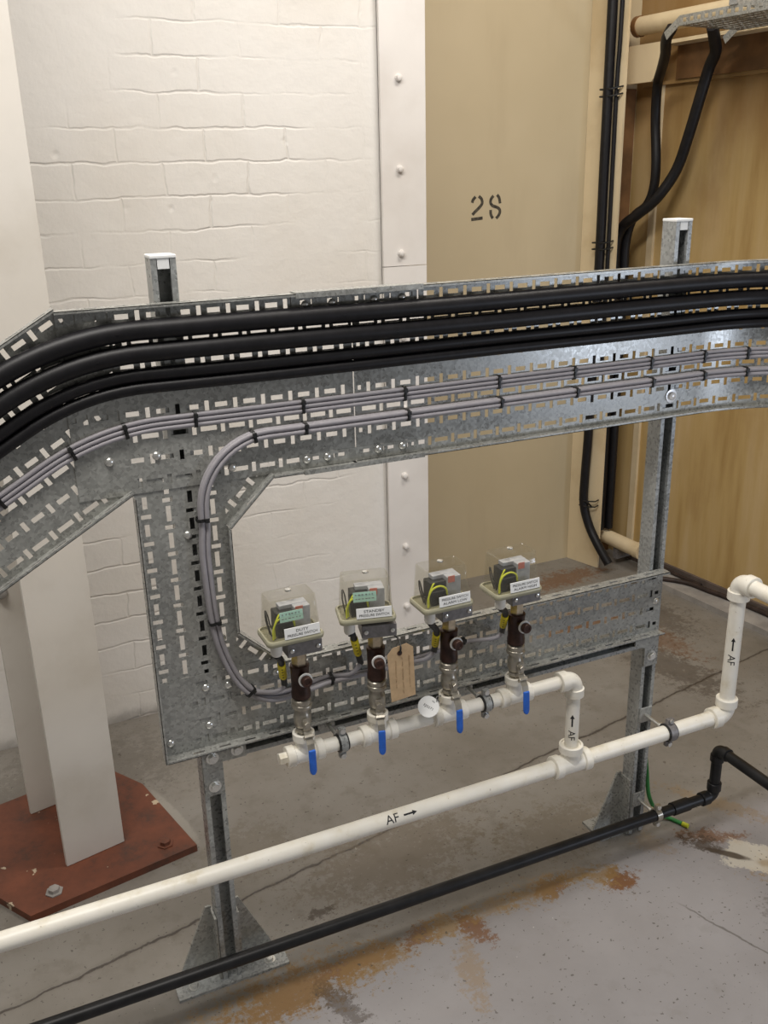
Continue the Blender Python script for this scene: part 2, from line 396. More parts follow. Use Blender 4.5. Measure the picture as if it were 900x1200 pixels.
def lettering(lines, fit_w, line_h, mp, m, parent, name='lettering', asp=None, thick=None):
    """lines of text in a local (u, v) plane, mapped by mp(u, v) to 3-D"""
    big = bmesh.new(); n = len(lines)
    for i, t in enumerate(lines):
        b = text_verts(t, line_h * 1.25)
        xs = [v.co.x for v in b.verts]; ys = [v.co.y for v in b.verts]
        w = max(xs) - min(xs); cx = (max(xs) + min(xs)) / 2; cy = (max(ys) + min(ys)) / 2
        k = min(1.25, fit_w / w) if fit_w else 1.
        me = bpy.data.meshes.new('t'); 
        for v in b.verts: v.co = V(((v.co.x - cx) * k, v.co.y - cy + ((n - 1) / 2 - i) * line_h * 1.35, 0))
        b.to_mesh(me); b.free(); big.from_mesh(me); bpy.data.meshes.remove(me)
    for v in big.verts: v.co = mp(v.co.x, v.co.y)
    r = bmesh.ops.extrude_face_region(big, geom=big.faces[:])
    mb = MB(); mb.bm.free(); mb.bm = big
    return mb.build(name, m, parent)

# ------------------------------------------------------------------ camera
F, PIT, YAW, ROL = 1106.8, math.radians(19.643921), math.radians(24.205708), math.radians(1.364294)
fw = V((math.sin(YAW) * math.cos(PIT), math.cos(YAW) * math.cos(PIT), -math.sin(PIT)))
r0 = V((math.cos(YAW), -math.sin(YAW), 0)); d0 = fw.cross(r0)
rt = r0 * math.cos(ROL) + d0 * math.sin(ROL); dn = -r0 * math.sin(ROL) + d0 * math.cos(ROL)
cd = bpy.data.cameras.new('camera'); cam = bpy.data.objects.new('camera', cd); col.objects.link(cam)
cd.sensor_fit = 'HORIZONTAL'; cd.sensor_width = 36; cd.lens = F / 900 * 36; cd.clip_start = .02
M = Matrix((rt, -dn, -fw)).transposed().to_4x4(); M.translation = V((0, 0, 1.6)); cam.matrix_world = M
bpy.context.scene.camera = cam

# ------------------------------------------------------------------ the room
def struct(mb, name, m, parent=None, **k):
    o = mb.build(name, m, parent, **k)
    if parent is None: o['kind'] = 'structure'
    return o
struct(MB().ab((-2.2, -1.6, -.08), (3.4, 3.4, 0)), 'floor', FLOOR)
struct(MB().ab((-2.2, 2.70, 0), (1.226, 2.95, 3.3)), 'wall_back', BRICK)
wr = struct(MB().ab((1.0, 3.17, 0), (2.9, 3.35, 3.3)), 'wall_recess', BEIGE)
# stencilled 28 on the beige wall
def strokes(lst, w):
    mb = MB()
    for pts in lst:
        P = [V((1.803 + (530 + a / 10 - 555) * .00362, 0, 1.519 - (210 + b / 10 - 230) * .00305)) for a, b in pts]
        P = [p for p in catmull(P, 4)] if len(P) > 2 else P
        L, R = [], []
        for i, p in enumerate(P):
            t = (P[min(i + 1, len(P) - 1)] - P[max(0, i - 1)]).normalized(); q = V((-t.z, 0, t.x)) * w
            L.append(p + q); R.append(p - q)
        for i in range(len(P) - 1):
            ring = []
            for y in (3.1694, 3.1699): ring.append([V((v.x, y, v.z)) for v in (L[i], L[i + 1], R[i + 1], R[i])])
            mb.loft(ring)
    return mb
strokes([[(303, 208), (275, 240), (264, 275)], [(340, 203), (372, 235), (380, 285), (350, 330), (300, 378), (268, 412)], [(255, 467), (388, 455)],
         [(512, 203), (484, 240), (480, 285), (505, 318), (545, 333), (580, 355), (592, 390), (575, 435), (548, 466)], [(555, 193), (580, 230), (592, 293)], [(480, 365), (485, 420), (508, 464)]],
        .0056).build('stencil_number', STENCIL, wr)
Wd = V((.104, -.9946, 0)); Wn = V((-.9946, -.104, 0)); W0 = V((2.56, 2.832, 0))
def W(s, o, z): return W0 + Wd * s + Wn * o + V((0, 0, z))
def wbox(mb, s0, s1, o0, o1, z0, z1):
    return mb.loft([[W(s, o, z) for s, o in ((s0, o0), (s1, o0), (s1, o1), (s0, o1))] for z in (z0, z1)])
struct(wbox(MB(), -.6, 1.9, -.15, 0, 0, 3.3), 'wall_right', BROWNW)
struct(wbox(MB(), -.28, 1.9, 0, .012, 0, .048), 'baseboard_right', SKIRT)
k = MB(); wbox(k, -.02, 1.9, .012, .125, 0, .022); struct(k, 'trim_1', KERB)
struct(MB().ab((2.372, 3.160, 0), (2.515, 3.1699, 1.885)), 'recess_shade_panel', DKBROWN)  # added panel: grime and shade of the corner recess put into its colour
k = MB(); wbox(k, -.225, -.195, 0, .012, .05, 1.89); struct(k, 'trim_2', CREAM)
# steel beam with top ledge running along the right wall
beam = thing('wall_beam', 'tan painted steel beam along the top of the right wall', 'beam', W(0, 0, 1.9), kind='structure')
def at0(mb, root):
    bmesh.ops.translate(mb.bm, vec=-root.location, verts=mb.bm.verts[:]); return mb
at0(wbox(MB(), -.12, 1.9, 0, .03, 1.90, 2.01), beam).build('web', DKBROWN, beam)
at0(wbox(MB(), -.12, 1.9, 0, .105, 2.01, 2.022), beam).build('top_flange', CREAM, beam)
at0(wbox(MB(), -.29, 1.9, 0, .02, 1.888, 1.90), beam).build('lower_ledge', BROWNW, beam)
g = MB(); g.prism([W(s, .09, z) for s, z in ((-.29, 1.895), (-.165, 1.895), (-.115, 1.955), (-.115, 2.022), (-.29, 2.022))], Wn * .014)
at0(g, beam).build('gusset_plate', CREAM, beam)
o = thing('wall_pipe', 'cream painted pipe running along the wall behind the overhead tray', 'pipe', W(-.26, .09, 2.085))
at0(MB().tube([W(-.262, .09, 2.085), W(1.2, .09, 2.085)], .032, 16), o).build('pipe', CREAM, o, True)
at0(MB().lathe([(0, .036), (.02, .036)], W(-.266, .09, 2.085), Wd, 16), o).build('end_shade_collar', DKBROWN, o, True)  # collar coloured dark to imitate the shaded hole round the pipe end

# white stanchion flange closing the brick wall
st = thing('steel_stanchion', 'white painted steel stanchion flange with bolt heads, at the end of the brick wall', 'column', (1.298, 2.68, 0))
f_ = MB().ab((-.074, 0, 0), (.071, .012, 1.335)).ab((-.074, 0, 1.337), (.071, .012, 3.3))
f_.ab((-.004, .012, 0), (.004, .4, 3.3)); f_.build('flange', FLANGEPAINT, st)
bolt0 = MB().lathe([(0, .011), (.004, .011), (.0045, .0095), (.012, .0085), (.014, .005)], (0, 0, 0), (0, -1, 0), 10).build('bolt', FLANGEPAINT, st, True, (-.016, 0, 1.861))
for z in (2.11, 1.615, 1.374, 1.12, .893, .666, .416, .194): link_copy(bolt0, st, (-.016, 0, z))
# cream corner stanchion
cs = thing('steel_stanchion', 'cream painted narrow corner stanchion carrying the vertical black cables', 'column', (2.30, 3.17, 0))
A, B = V((2.30, 3.169, 0)), V((2.345, 3.015, 0)); cu = (B - A).normalized(); cn = V((cu.y, -cu.x, 0))
m_ = MB(); pl = [A, B, B + V((.011, .003, 0)), A + V((.013, 0, 0))]; m_.prism([p - cs.location for p in pl], (0, 0, 3.3)); m_.build('web', CREAM, cs)
def C_(t, off, z): return A + cu * t + cn * off + V((0, 0, z))

# ------------------------------------------------------------------ left column on its red plate
a13 = math.radians(13)
colm = thing('steel_column', 'cream painted steel column standing on a red base plate, left edge', 'column', (.05, 2.055, 0), a13)
MB().ab((0, 0, .02), (.148, .012, 3.3), .001).build('front_flange', COLPAINT, colm)
rf = MB().ab((-.002, .262, .02), (.148, .274, 3.3), .001).build('rear_flange', COLPAINT, colm)
MB().ab((.064, .012, .02), (.074, .262, 3.3)).build('web', COLPAINT, colm)
bp_ = MB().prism([(-.125, -.108, 0), (.286, -.128, 0), (.286, .20, 0), (.23, .36, 0), (-.16, .36, 0), (-.20, .1, 0)], (0, 0, .019)).build('base_plate', RED, colm)
for (x, y) in ((.225, -.075), (-.055, -.065)):
    MB().lathe([(.019, .021), (.022, .021), (.0225, .014), (.031, .013), (.032, .006)], (x, y, 0), (0, 0, 1), 6).build('bolt', KERB if x < 0 else RED, colm)
MB().lathe([(0, .016), (.006, .016), (.007, .011), (.018, .010), (.02, .004)], (-.0 + .018, .262, .66), (0, -1, 0), 12).build('bolt', KERB, colm, True)

# ------------------------------------------------------------------ strut posts, rail and brackets
YP = 1.561
def channel(x0, z0, L, axis):
    """41 mm strut, open side to -Y. axis 'z': post with left edge x0; axis 'x': rail with bottom edge z0"""
    w, d, t, lip, ret = .041, .041, .0028, .0095, .008
    p = [(0, ret), (0, 0), (0, d), (w, d), (w, 0)]
    out = [(lip, ret), (lip, 0), (0, 0), (0, d), (w, d), (w, 0), (w - lip, 0), (w - lip, ret), (w - lip - t, ret), (w - lip - t, t) if False else (w - lip + t, ret), (w - lip + t, t), (w - t, t), (w - t, d - t), (t, d - t), (t, t), (lip - t, t), (lip - t, ret)]
    out = [q for i, q in enumerate(out) if i != 8]
    if axis == 'z': return MB().prism([(x0 + a, YP + b, z0) for a, b in out], (0, 0, L))
    return MB().prism([(x0, YP + b, z0 + a) for a, b in out], (L, 0, 0))
LX, RX = .305, 1.363
def hexbolt(loc, parent, ax=(0, -1, 0), r=.0085):
    return MB().lathe([(0, r * 1.5), (.0018, r * 1.5)], loc, ax, 14).hexp(V(loc) + V(ax) * .0018, ax, r, .006).build('bolt', ZINC, parent)
posts = []
for X, lab, left in ((LX, 'galvanised strut post with white end cap, in front of the brick wall', True), (RX, 'galvanised strut post with white end cap, in front of the tan wall', False)):
    P = thing('strut_post', lab, 'post', (X + .0205, YP + .02, 0), group=None)
    loc = P.location
    def fin(mb, name, m, smooth=False): return at0(mb, P).build(name, m, P, smooth)
    top = 1.482 if left else 1.497
    fin(channel(X, .006, top - .006, 'z'), 'channel', GALVP)
    fin(MB().ab((X - .001, YP - .001, top), (X + .042, YP + .042, top + .006), .0015).ab((X + .011, YP + .0005, top - .016), (X + .030, YP + .004, top)), 'end_cap', WHITE)
    if left: fin(MB().ab((.208, 1.548, 0), (.447, 1.609, .006)), 'base_plate', GALVP)
    else: fin(MB().ab((1.288, 1.575, 0), (1.42, 1.655, .006)), 'base_plate', GALVP)
    fin(MB().prism([(X - .003, 1.602, .006), (X - .085, 1.602, .006), (X - .003 - .012, 1.602, .17), (X - .003, 1.602, .17)], (0, .005, 0)).ab((X - .0055, YP + .004, .006), (X - .0008, YP + .046, .165)), 'gusset', GALV)
    if left:
        fin(MB().prism([(X + .044, 1.602, .006), (X + .129, 1.602, .006), (X + .056, 1.602, .17), (X + .044, 1.602, .17)], (0, .005, 0)).ab((X + .0418, YP + .004, .006), (X + .0465, YP + .046, .165)), 'gusset', GALV)
    # flat corner bracket on the front of the post under the lower tray
    L_ = [(X + .001, .555), (X + .001, .468), (X + .040, .468), (X + .040, .538), (X + .088, .538), (X + .088, .575), (X + .001, .575)] if left else \
         [(X - .028, .575), (X - .028, .548), (X + .001, .538), (X + .001, .488), (X + .040, .488), (X + .040, .575)]
    fin(MB().prism([(a, YP - .0048, b) for a, b in L_], (0, .0044, 0)), 'bracket', GALV)
    for (a, b) in (((.0205, .488), (.0205, .552), (.070, .557)) if left else ((.0205, .515),)):
        bb = hexbolt((0, 0, 0), P); bb.location = V((X + a, YP - .0048, b)) - loc
    posts.append(P)
    if left:
        for (x, y) in ((.245, 1.572), (.41, 1.572)):
            bb = hexbolt((0, 0, 0), P, (0, 0, 1)); bb.location = V((x, y, .006)) - loc
rail = thing('strut_rail', 'horizontal galvanised strut rail behind the lower tray, between the posts', 'rail', (.35, YP, .54))
at0(channel(.348, .538, 1.361 - .348, 'x'), rail).build('channel', GALVP, rail)

# ------------------------------------------------------------------ cable trays
YB, YA, TH = 1.5576, 1.5594, .0012         # front faces of the upper layer and the lower layer of sheet
S0, RC, AMAX = 1.45, .42, math.radians(42)
def U(s, w, z, y=YB):
    """point on the upper tray: s along it, w towards the camera; past S0 the tray swings towards the camera"""
    if s <= S0: return V((s, y - w, z))
    a = min((s - S0) / RC, AMAX); ex = max(0, s - S0 - RC * AMAX)
    return V((S0 + (RC - w) * math.sin(a) + ex * math.cos(a), y - RC + (RC - w) * math.cos(a) - ex * math.sin(a), z))
HL, HW, VL, VW, PT = .0108, .0042, .0087, .0038, .05
def slines(s0, s1, ph, extra=()):
    out = {s0, s1, *extra}; k = math.floor((s0 - ph) / PT) - 1
    while ph + k * PT < s1 + PT:
        b = ph + k * PT
        for d in (-HL, -VW, VW, HL, PT / 2 - VW, PT / 2 + VW):
            if s0 < b + d < s1: out.add(round(b + d, 6))
        k += 1
    out = sorted(out); return [x for i, x in enumerate(out) if i == 0 or x - out[i - 1] > 1e-5]
def tlines(t0, t1, rows):
    out = {t0, t1}
    for r in rows:
        for d in (-VL, -HW, HW, VL):
            if t0 < r + d < t1: out.add(round(r + d, 6))
    return sorted(out)
def slot(ph, rows, lim=None, skip=None):
    def h(s, t):
        if lim and not (lim[0] < s < lim[1]): return False
        for i, r in enumerate(rows):
            if abs(t - r) < VL:
                if skip and skip(s, t): return False
                q = (s - ph - (PT / 2 if i % 2 else 0)) / PT; u = (q - round(q)) * PT
                if abs(u) < HL and abs(t - r) < HW: return True
                if abs(abs(u) - PT / 2) < VW and abs(t - r) < VL: return True
        return False
    return h
def rows_(c, n, p): return [c + (i - (n - 1) / 2) * p for i in range(n)]
FLW = .0265
def flange(mb, s0, s1, mp, ph=0., lim=None):
    """mp(s, w, k): w = distance from the sheet towards the camera, k = thickness"""
    S = {s0, s1}; k = math.floor(s0 / PT) - 1
    while k * PT < s1 + PT:
        for d in (-.011, .011):
            x = ph + k * PT + d
            if s0 + .004 < x < s1 - .004: S.add(round(x, 6))
        k += 1
    def h(s, t):
        q = (s - ph) / PT; u = (q - round(q)) * PT
        return abs(u) < .011 and .0095 < t < .0145 and s0 + .014 < s < s1 - .014
    mb.sheet(S, [0, .0095, .0145, FLW], h, lambda s, t, k: mp(s, t, k), TH)
    mb.sheet(S if False else sorted(S), [0, .0045], lambda s, t: False, lambda s, t, k: mp(s, FLW - TH + k, -t + TH), TH)
    return mb
bolt_mesh = MB().lathe([(0, .0078), (.0012, .0076), (.003, .006), (.0042, .0035), (.0047, .0006)], (0, 0, 0), (0, -1, 0), 14).mesh('bolt', ZINC, True)
def roof_bolt(parent, p):
    o = bpy.data.objects.new('bolt', bolt_mesh); col.objects.link(o); o.parent = parent; o.location = V(p) - parent.location; return o
ZT, ZBt = 1.4135, 1.1005
UR = rows_(1.2575, 8, .0397)[::-1]
def densify(S, s0, step=.012):
    out = list(S); s = s0
    while s < max(S):
        out.append(s); s += step
    out = sorted(out); r = [out[0]]
    for x in out[1:]:
        if x - r[-1] > 2e-4: r.append(x)
    return r
# upper run, left length
def hide_strip(s, t): return .12 < s < .26 and t < 1.215 and t > 0 and s < .135
tu = thing('cable_tray', 'left length of the wide upper slotted cable tray, ending in a bend', 'cable tray', (.148, YB, ZBt), group=None)
jx = .645
mb = MB().sheet(slines(.148, jx, 0., (.235, .48)), tlines(ZBt, ZT, UR), slot(0., UR, (.155, jx - .004), lambda s, t: t < 1.21 and s < .235), lambda s, t, k: V((s, YB + k, t)), TH)
at0(mb, tu).build('tray_base', GALV, tu)
at0(flange(MB(), .146, jx, lambda s, w, k: V((s, YB - w, ZT + k))), tu).build('flange', GALV, tu)
at0(flange(MB(), .478, jx, lambda s, w, k: V((s, YB - w, ZBt - k))), tu).build('flange', GALV, tu)
# upper run, right length swinging towards the camera
tv = thing('cable_tray', 'right length of the wide upper slotted cable tray, curving towards the viewer', 'cable tray', (jx, YB, ZBt), group=None)
mb = MB().sheet(densify(slines(jx + .0025, 2.2, 0.), S0), tlines(ZBt, ZT, UR), slot(0., UR, (jx + .006, 2.195)), lambda s, t, k: U(s, -k, t), TH)
at0(mb, tv).build('tray_base', GALV, tv)
def flange_c(mb, s0, s1, zf):
    S = densify([s0, s1] + [round(k * PT + d, 6) for k in range(int(s0 / PT) + 1, int(s1 / PT)) for d in (-.011, .011)], S0)
    def h(s, t):
        u = (s / PT - round(s / PT)) * PT
        return abs(u) < .0109 and .0095 < t < .0145 and s0 + .014 < s < s1 - .014
    mb.sheet(S, [0, .0095, .0145, FLW], h, lambda s, t, k: U(s, t, zf(k)), TH)
    mb.sheet(S, [0, .0045], lambda s, t: False, lambda s, t, k: U(s, FLW - TH + k, zf(-t + TH)), TH); return mb
at0(flange_c(MB(), jx + .0025, 2.2, lambda k: ZT + k), tv).build('flange', GALV, tv)
at0(flange_c(MB(), jx + .0025, 2.2, lambda k: ZBt - k), tv).build('flange', GALV, tv)
# splices across the joint
sx0, sx1 = .535, .775
mb = MB(); mb.ab((sx0, YB - FLW - .002, ZT + TH + .0004), (sx1, YB + .002, ZT + TH + .0022)).ab((sx0, YB - FLW - .0022, ZT - .006), (sx1, YB - FLW - .0006, ZT + TH + .0022))
mb.sheet(slines(sx0, sx1, .012), [1.388, 1.3935, 1.4015, ZT - .001], lambda s, t: 1.3935 < t < 1.4015 and abs(((s - .012) / PT - round((s - .012) / PT)) * PT) < HL and sx0 + .01 < s < sx1 - .01, lambda s, t, k: V((s, YB - .0015 + k, t)), .0012)
at0(mb, tu).build('splice_plate', GALV, tu)
mb = MB(); mb.ab((sx0, YB - FLW - .002, ZBt - TH - .0022), (sx1, YB, ZBt - TH - .0004)).ab((sx0, YB - FLW - .0022, ZBt - TH - .002), (sx1, YB - FLW - .0006, ZBt + .0055))
mb.sheet(slines(sx0, sx1, .012), [ZBt + .001, 1.1135, 1.1215, 1.127], lambda s, t: 1.1135 < t < 1.1215 and abs(((s - .012) / PT - round((s - .012) / PT)) * PT) < HL and sx0 + .01 < s < sx1 - .01, lambda s, t, k: V((s, YB - .0015 + k, t)), .0012)
at0(mb, tu).build('splice_plate', GALV, tu)
for x in (.537 + .012, .589, .691, .741): roof_bolt(tu, (x, YB - .0016, 1.1175))
for x in (.56, .61, .69, .745): roof_bolt(tu, (x, YB - .0016, 1.3925))
for x, z in ((.204, 1.162), (.41, 1.123), (.282, 1.162)): roof_bolt(tu, (x, YB, z))
# big washer bolt that fixes the tray to the right post
bb = MB().lathe([(0, .0145), (.002, .0145), (.0022, .009), (.0065, .0085), (.009, .004)], (0, 0, 0), (0, -1, 0), 16).build('washer_bolt', BRIGHT, tv, True)
bb.location = V((1.381, YB, 1.140)) - tv.location
# sloping left length
ts = thing('cable_tray', 'sloping left length of cable tray running down out of the frame', 'cable tray', (.06, YA, 1.2), group=None)
d30 = V((math.cos(math.radians(30)), 0, .5)); n30 = V((-.5, 0, math.cos(math.radians(30))))
t0_, t1_ = .8425, 1.1545
SR = rows_((t0_ + t1_) / 2, 8, .0397)[::-1]
def sl(s, t, y): return d30 * s + n30 * t + V((0, y, 0))
mb = MB().sheet(slines(.30, .90, .012), tlines(t0_, t1_, SR), slot(.012, SR, (.30, .885)), lambda s, t, k: sl(s, t, YA + k), TH)
mb.clip((.2315, 0, 0), (1, 0, 0)).clip((0, 0, 1.4115), (0, 0, 1))
at0(mb, ts).build('tray_base', GALV, ts)
mb = flange(MB(), .30, .90, lambda s, w, k: sl(s, t1_ + k, YA - w), .012).clip((.1465, 0, 0), (1, 0, 0))
at0(mb, ts).build('flange', GALV, ts)
mb = flange(MB(), .30, .90, lambda s, w, k: sl(s, t0_ - k, YA - w), .012).clip((.2335, 0, 0), (1, 0, 0))
at0(mb, ts).build('flange', GALV, ts)
# vertical drop with its two corner gussets
td = thing('cable_tray', 'narrow vertical cable tray dropping from the upper to the lower run', 'cable tray', (.236, YA, .58), group=None)
x0_, x1_ = .236, .3925
DR = [.2535, .2535 + .039, .2535 + .078, .2535 + .117]
zo = .031
mb = MB().sheet(slines(.578, 1.13, zo), tlines(x0_, x1_, DR), slot(zo, DR, (.585, 1.125), lambda s, t: s < .715), lambda s, t, k: V((t, YA + k, s)), TH)
at0(mb, td).build('tray_base', GALV, td)
at0(flange(MB(), .578, 1.098, lambda s, w, k: V((x0_ - k, YA - w, s)), zo), td).build('flange', GALV, td)
at0(flange(MB(), .815, 1.016, lambda s, w, k: V((x1_ + k, YA - w, s)), zo), td).build('flange', GALV, td)
def gus(P, Q, R, inward):
    """corner gusset: triangle with flange from P to Q, R the corner; slots beside the flange"""
    P, Q, R = (V((a, 0, b)) for a, b in (P, Q, R)); e = (Q - P); L = e.length; e.normalize()
    n = V((-e.z, 0, e.x)); n = n if n.dot(R - P) > 0 else -n
    depth = n.dot(R - P); c = L / 2
    mb = MB().sheet(slines(-.03, L + .03, c), tlines(0, depth, [.018]), slot(c, [.018], (.012, L - .012)), lambda s, t, k: P + e * s + n * t + V((0, YA + k, 0)), TH)
    for X_, Y_ in ((P, R), (R, Q)):
        ed = (Y_ - X_).normalized(); no = V((ed.z, 0, -ed.x)); third = Q if X_ is P else P
        if no.dot(third - X_) > 0: no = -no
        mb.clip(X_ + no * .0, no)
    at0(mb, td).build('corner_gusset', GALV, td)
    at0(flange(MB(), 0, L, lambda s, w, k: P + e * s - n * k + V((0, YA - w, 0)), c), td).build('flange', GALV, td)
gus((.3926, 1.018), (.480, 1.104), (.3926, 1.104), 1)
gus((.3926, .813), (.478, .732), (.3926, .732), 1)
for x, z in ((.322, 1.011), (.366, .799)): roof_bolt(td, (x, YA, z))
# lower run
tl = thing('cable_tray', 'narrow lower slotted cable tray behind the four pressure switches', 'cable tray', (.237, YB, .579), group=None)
LR = rows_(.657, 4, .0395)[::-1]
mb = MB().sheet(slines(.237, 1.398, .02, (.41,)), tlines(.5795, .7345, LR), slot(.02, LR, (.30, 1.394), lambda s, t: s < .30), lambda s, t, k: V((s, YB + k, t)), TH)
at0(mb, tl).build('tray_base', GALV, tl)
at0(flange(MB(), .478, 1.398, lambda s, w, k: V((s, YB - w, .7345 + k))), tl).build('flange', GALV, tl)
at0(flange(MB(), .2385, 1.398, lambda s, w, k: V((s, YB - w, .5795 - k))), tl).build('flange', GALV, tl)
for x, z in ((.37, .7), (.464, .702), (.327, .705), (.327, .624), (.251, .606), (1.385, .655)): roof_bolt(tl, (x, YB, z))

# ------------------------------------------------------------------ cables on the trays
def bend_path(z0, xb, R, s1=2.19):
    """(s, z) pairs: from off-frame at lower left up the 30 degree slope, then level"""
    a = math.radians(30); out = []
    ex, ez = xb - R * math.sin(a), z0 - R * (1 - math.cos(a))
    for i in range(5, 0, -1): out.append((ex - .07 * i * math.cos(a), ez - .07 * i * math.sin(a)))
    for i in range(11):
        b = a * (1 - i / 10); out.append((xb - R * math.sin(b), z0 - R * (1 - math.cos(b))))
    s = xb + .05
    while s < s1: out.append((s, z0)); s += .05 if s < S0 - .06 else .02
    return out
def wob(s, k, amp): return amp * math.sin(s * 5.3 + k * 1.7) * math.sin(s * 2.1 + k)
CB = [('c1', 1.3748, .273, .4866, .0164, 'topmost and thickest of the four black power cables on the upper tray'),
      ('c2', 1.3382, .273, .45, .0158, 'second black power cable from the top of the upper tray'),
      ('c3', 1.3035, .278, .4153, .0109, 'third black power cable from the top, lying close above the lowest'),
      ('c4', 1.2817, .278, .3935, .0102, 'lowest and thinnest of the four black power cables')]
for i, (_, z0, xb, R, r, lab) in enumerate(CB):
    pts = [U(s, r + .0006, z + wob(s, i // 2, .0014)) for s, z in bend_path(z0, xb, R)]
    o = MB().tube(pts, r, 18).build('power_cable', RUBBER, None, True); tag(o, lab, 'cable', 'black power cables on the upper tray')
def band(name, c, tng, lat, nrm, hw, w0, w1, wid=.0058, th=.0013, label=None, group=None, parent=None, tail=True, m=BLACK):
    """cable tie round a bundle: lat half width hw, from w0 to w1 along nrm"""
    c, tng, lat, nrm = V(c), V(tng).normalized(), V(lat).normalized(), V(nrm).normalized()
    mb = MB(); rings = []; rr = min(.0035, hw * .6, (w1 - w0) * .45)
    for e in (0, th):
        pass
    def rrect(e):
        P = []
        for (sx, sy, a0) in ((1, 1, 0), (-1, 1, PI / 2), (-1, -1, PI), (1, -1, 1.5 * PI)):
            for k in range(4):
                a = a0 + PI / 2 * k / 3
                x = sx * (hw - rr) + (rr + e) * math.cos(a); y = sy * ((w1 - w0) / 2 - rr) + (rr + e) * math.sin(a)
                P.append(c + lat * x + nrm * ((w0 + w1) / 2 + y))
        return P
    o_, i_ = rrect(th), rrect(0); h = tng * wid / 2
    n = len(o_)
    bm = mb.bm; A = [[bm.verts.new(p + q) for p in P] for P, q in ((o_, -h), (o_, h), (i_, h), (i_, -h))]
    for k in range(4):
        X, Y = A[k], A[(k + 1) % 4]
        for j in range(n): bm.faces.new((X[j], X[(j + 1) % n], Y[(j + 1) % n], Y[j]))
    rot = Matrix((tng, lat, nrm)).transposed()
    if tail:
        mb.box(c + lat * hw * .55 + nrm * (w1 + th + .0015), (.007, .007, .004), rot)
        mb.box(c - lat * (hw * .2) + nrm * (w1 + th + .0012) , (.0032, hw * .9, .0011), rot)
    o = mb.build(name, m, parent)
    if label: tag(o, label, 'cable tie', group)
    return o
GU = bend_path(1.2175, .30, .40)
def offs(path, d):
    out = []
    for i, (s, z) in enumerate(path):
        a, b = path[max(0, i - 1)], path[min(len(path) - 1, i + 1)]
        tx, tz = b[0] - a[0], b[1] - a[1]; l = math.hypot(tx, tz)
        out.append((s - tz / l * d, z + tx / l * d))
    return out
for i, d in enumerate((.0084, 0, -.0084)):
    pts = [U(s, .0047, z + wob(s, 1, .0006)) for s, z in offs(GU, d)]
    o = MB().tube(pts, .0041, 12).build('grey_cable', GREYC, None, True)
    tag(o, 'grey cable, %s of the three in the upper grey bundle' % ('top', 'middle', 'bottom')[i], 'cable', 'grey cables in the upper bundle')
# lower grey bundle: level on the upper tray, down the drop, along the lower tray
def interp_path():
    out = []; s = 2.19
    while s > .50: out.append((s, 1.1785)); s -= .02 if s > S0 - .05 else .05
    for i in range(13):
        a = PI / 2 + (PI / 2) * i / 12; out.append((.475 + .125 * math.cos(a), 1.0535 + .125 * math.sin(a)))
    rest = catmull([V((.350, 1.02, 0)), V((.3465, .98, 0)), V((.347, .937, 0)), V((.349, .884, 0)), V((.352, .843, 0)), V((.357, .80, 0)), V((.369, .755, 0)), V((.385, .715, 0)), V((.408, .682, 0)), V((.436, .663, 0)), V((.47, .655, 0)), V((.52, .660, 0)), V((.571, .666, 0)), V((.65, .665, 0)), V((.769, .668, 0)), V((.889, .677, 0)), V((.93, .678, 0))], 4)
    return out + [(p.x, p.y) for p in rest]
GL = interp_path()
VX = [.485, .639, .797, .953]
PHI = [0., math.radians(-14), 0., 0.]
SB = [V((-.0175, -.050, 0)), V((-.0187, -.043, 0)), V((-.028, -.058, 0)), V((-.033, -.064, 0))]   # box front centre from the fitting axis
SLB = [V((.473, 1.536, .684)), V((.632, 1.536, .692)), V((.796, 1.536, .678)), V((.957, 1.536, .684))]
SLT = [V((.446, 1.462, .779)), V((.588, 1.462, .797)), V((.7595, 1.455, .769)), V((.912, 1.452, .776))]
nm = ['duty', 'standby', 'alarm low', 'alarm high']
for i, (d, w, tgt) in enumerate(((-.0047, .0148, 0), (-.0047, .0051, 1), (.0047, .0148, 2), (.0047, .0051, 3))):
    pts = []
    sb = SLB[tgt]
    for j, (s, z) in enumerate(offs(GL, -d)):
        past = j > 40 and z < .72
        if past and s > sb.x - .055: break
        pts.append(U(s, w, z))
    last = pts[-1]
    pts += catmull([last, V((sb.x - .022, sb.y + .004, min(last.z, sb.z - .012))), V((sb.x - .004, sb.y, sb.z - .006)), sb + (SLT[tgt] - sb) * .12], 5)[1:]
    o = MB().tube(pts, .0046, 12).build('grey_cable', GREYC, None, True)
    tag(o, 'grey control cable from the lower bundle feeding the %s pressure switch' % nm[tgt], 'cable', 'grey control cables feeding the pressure switches')
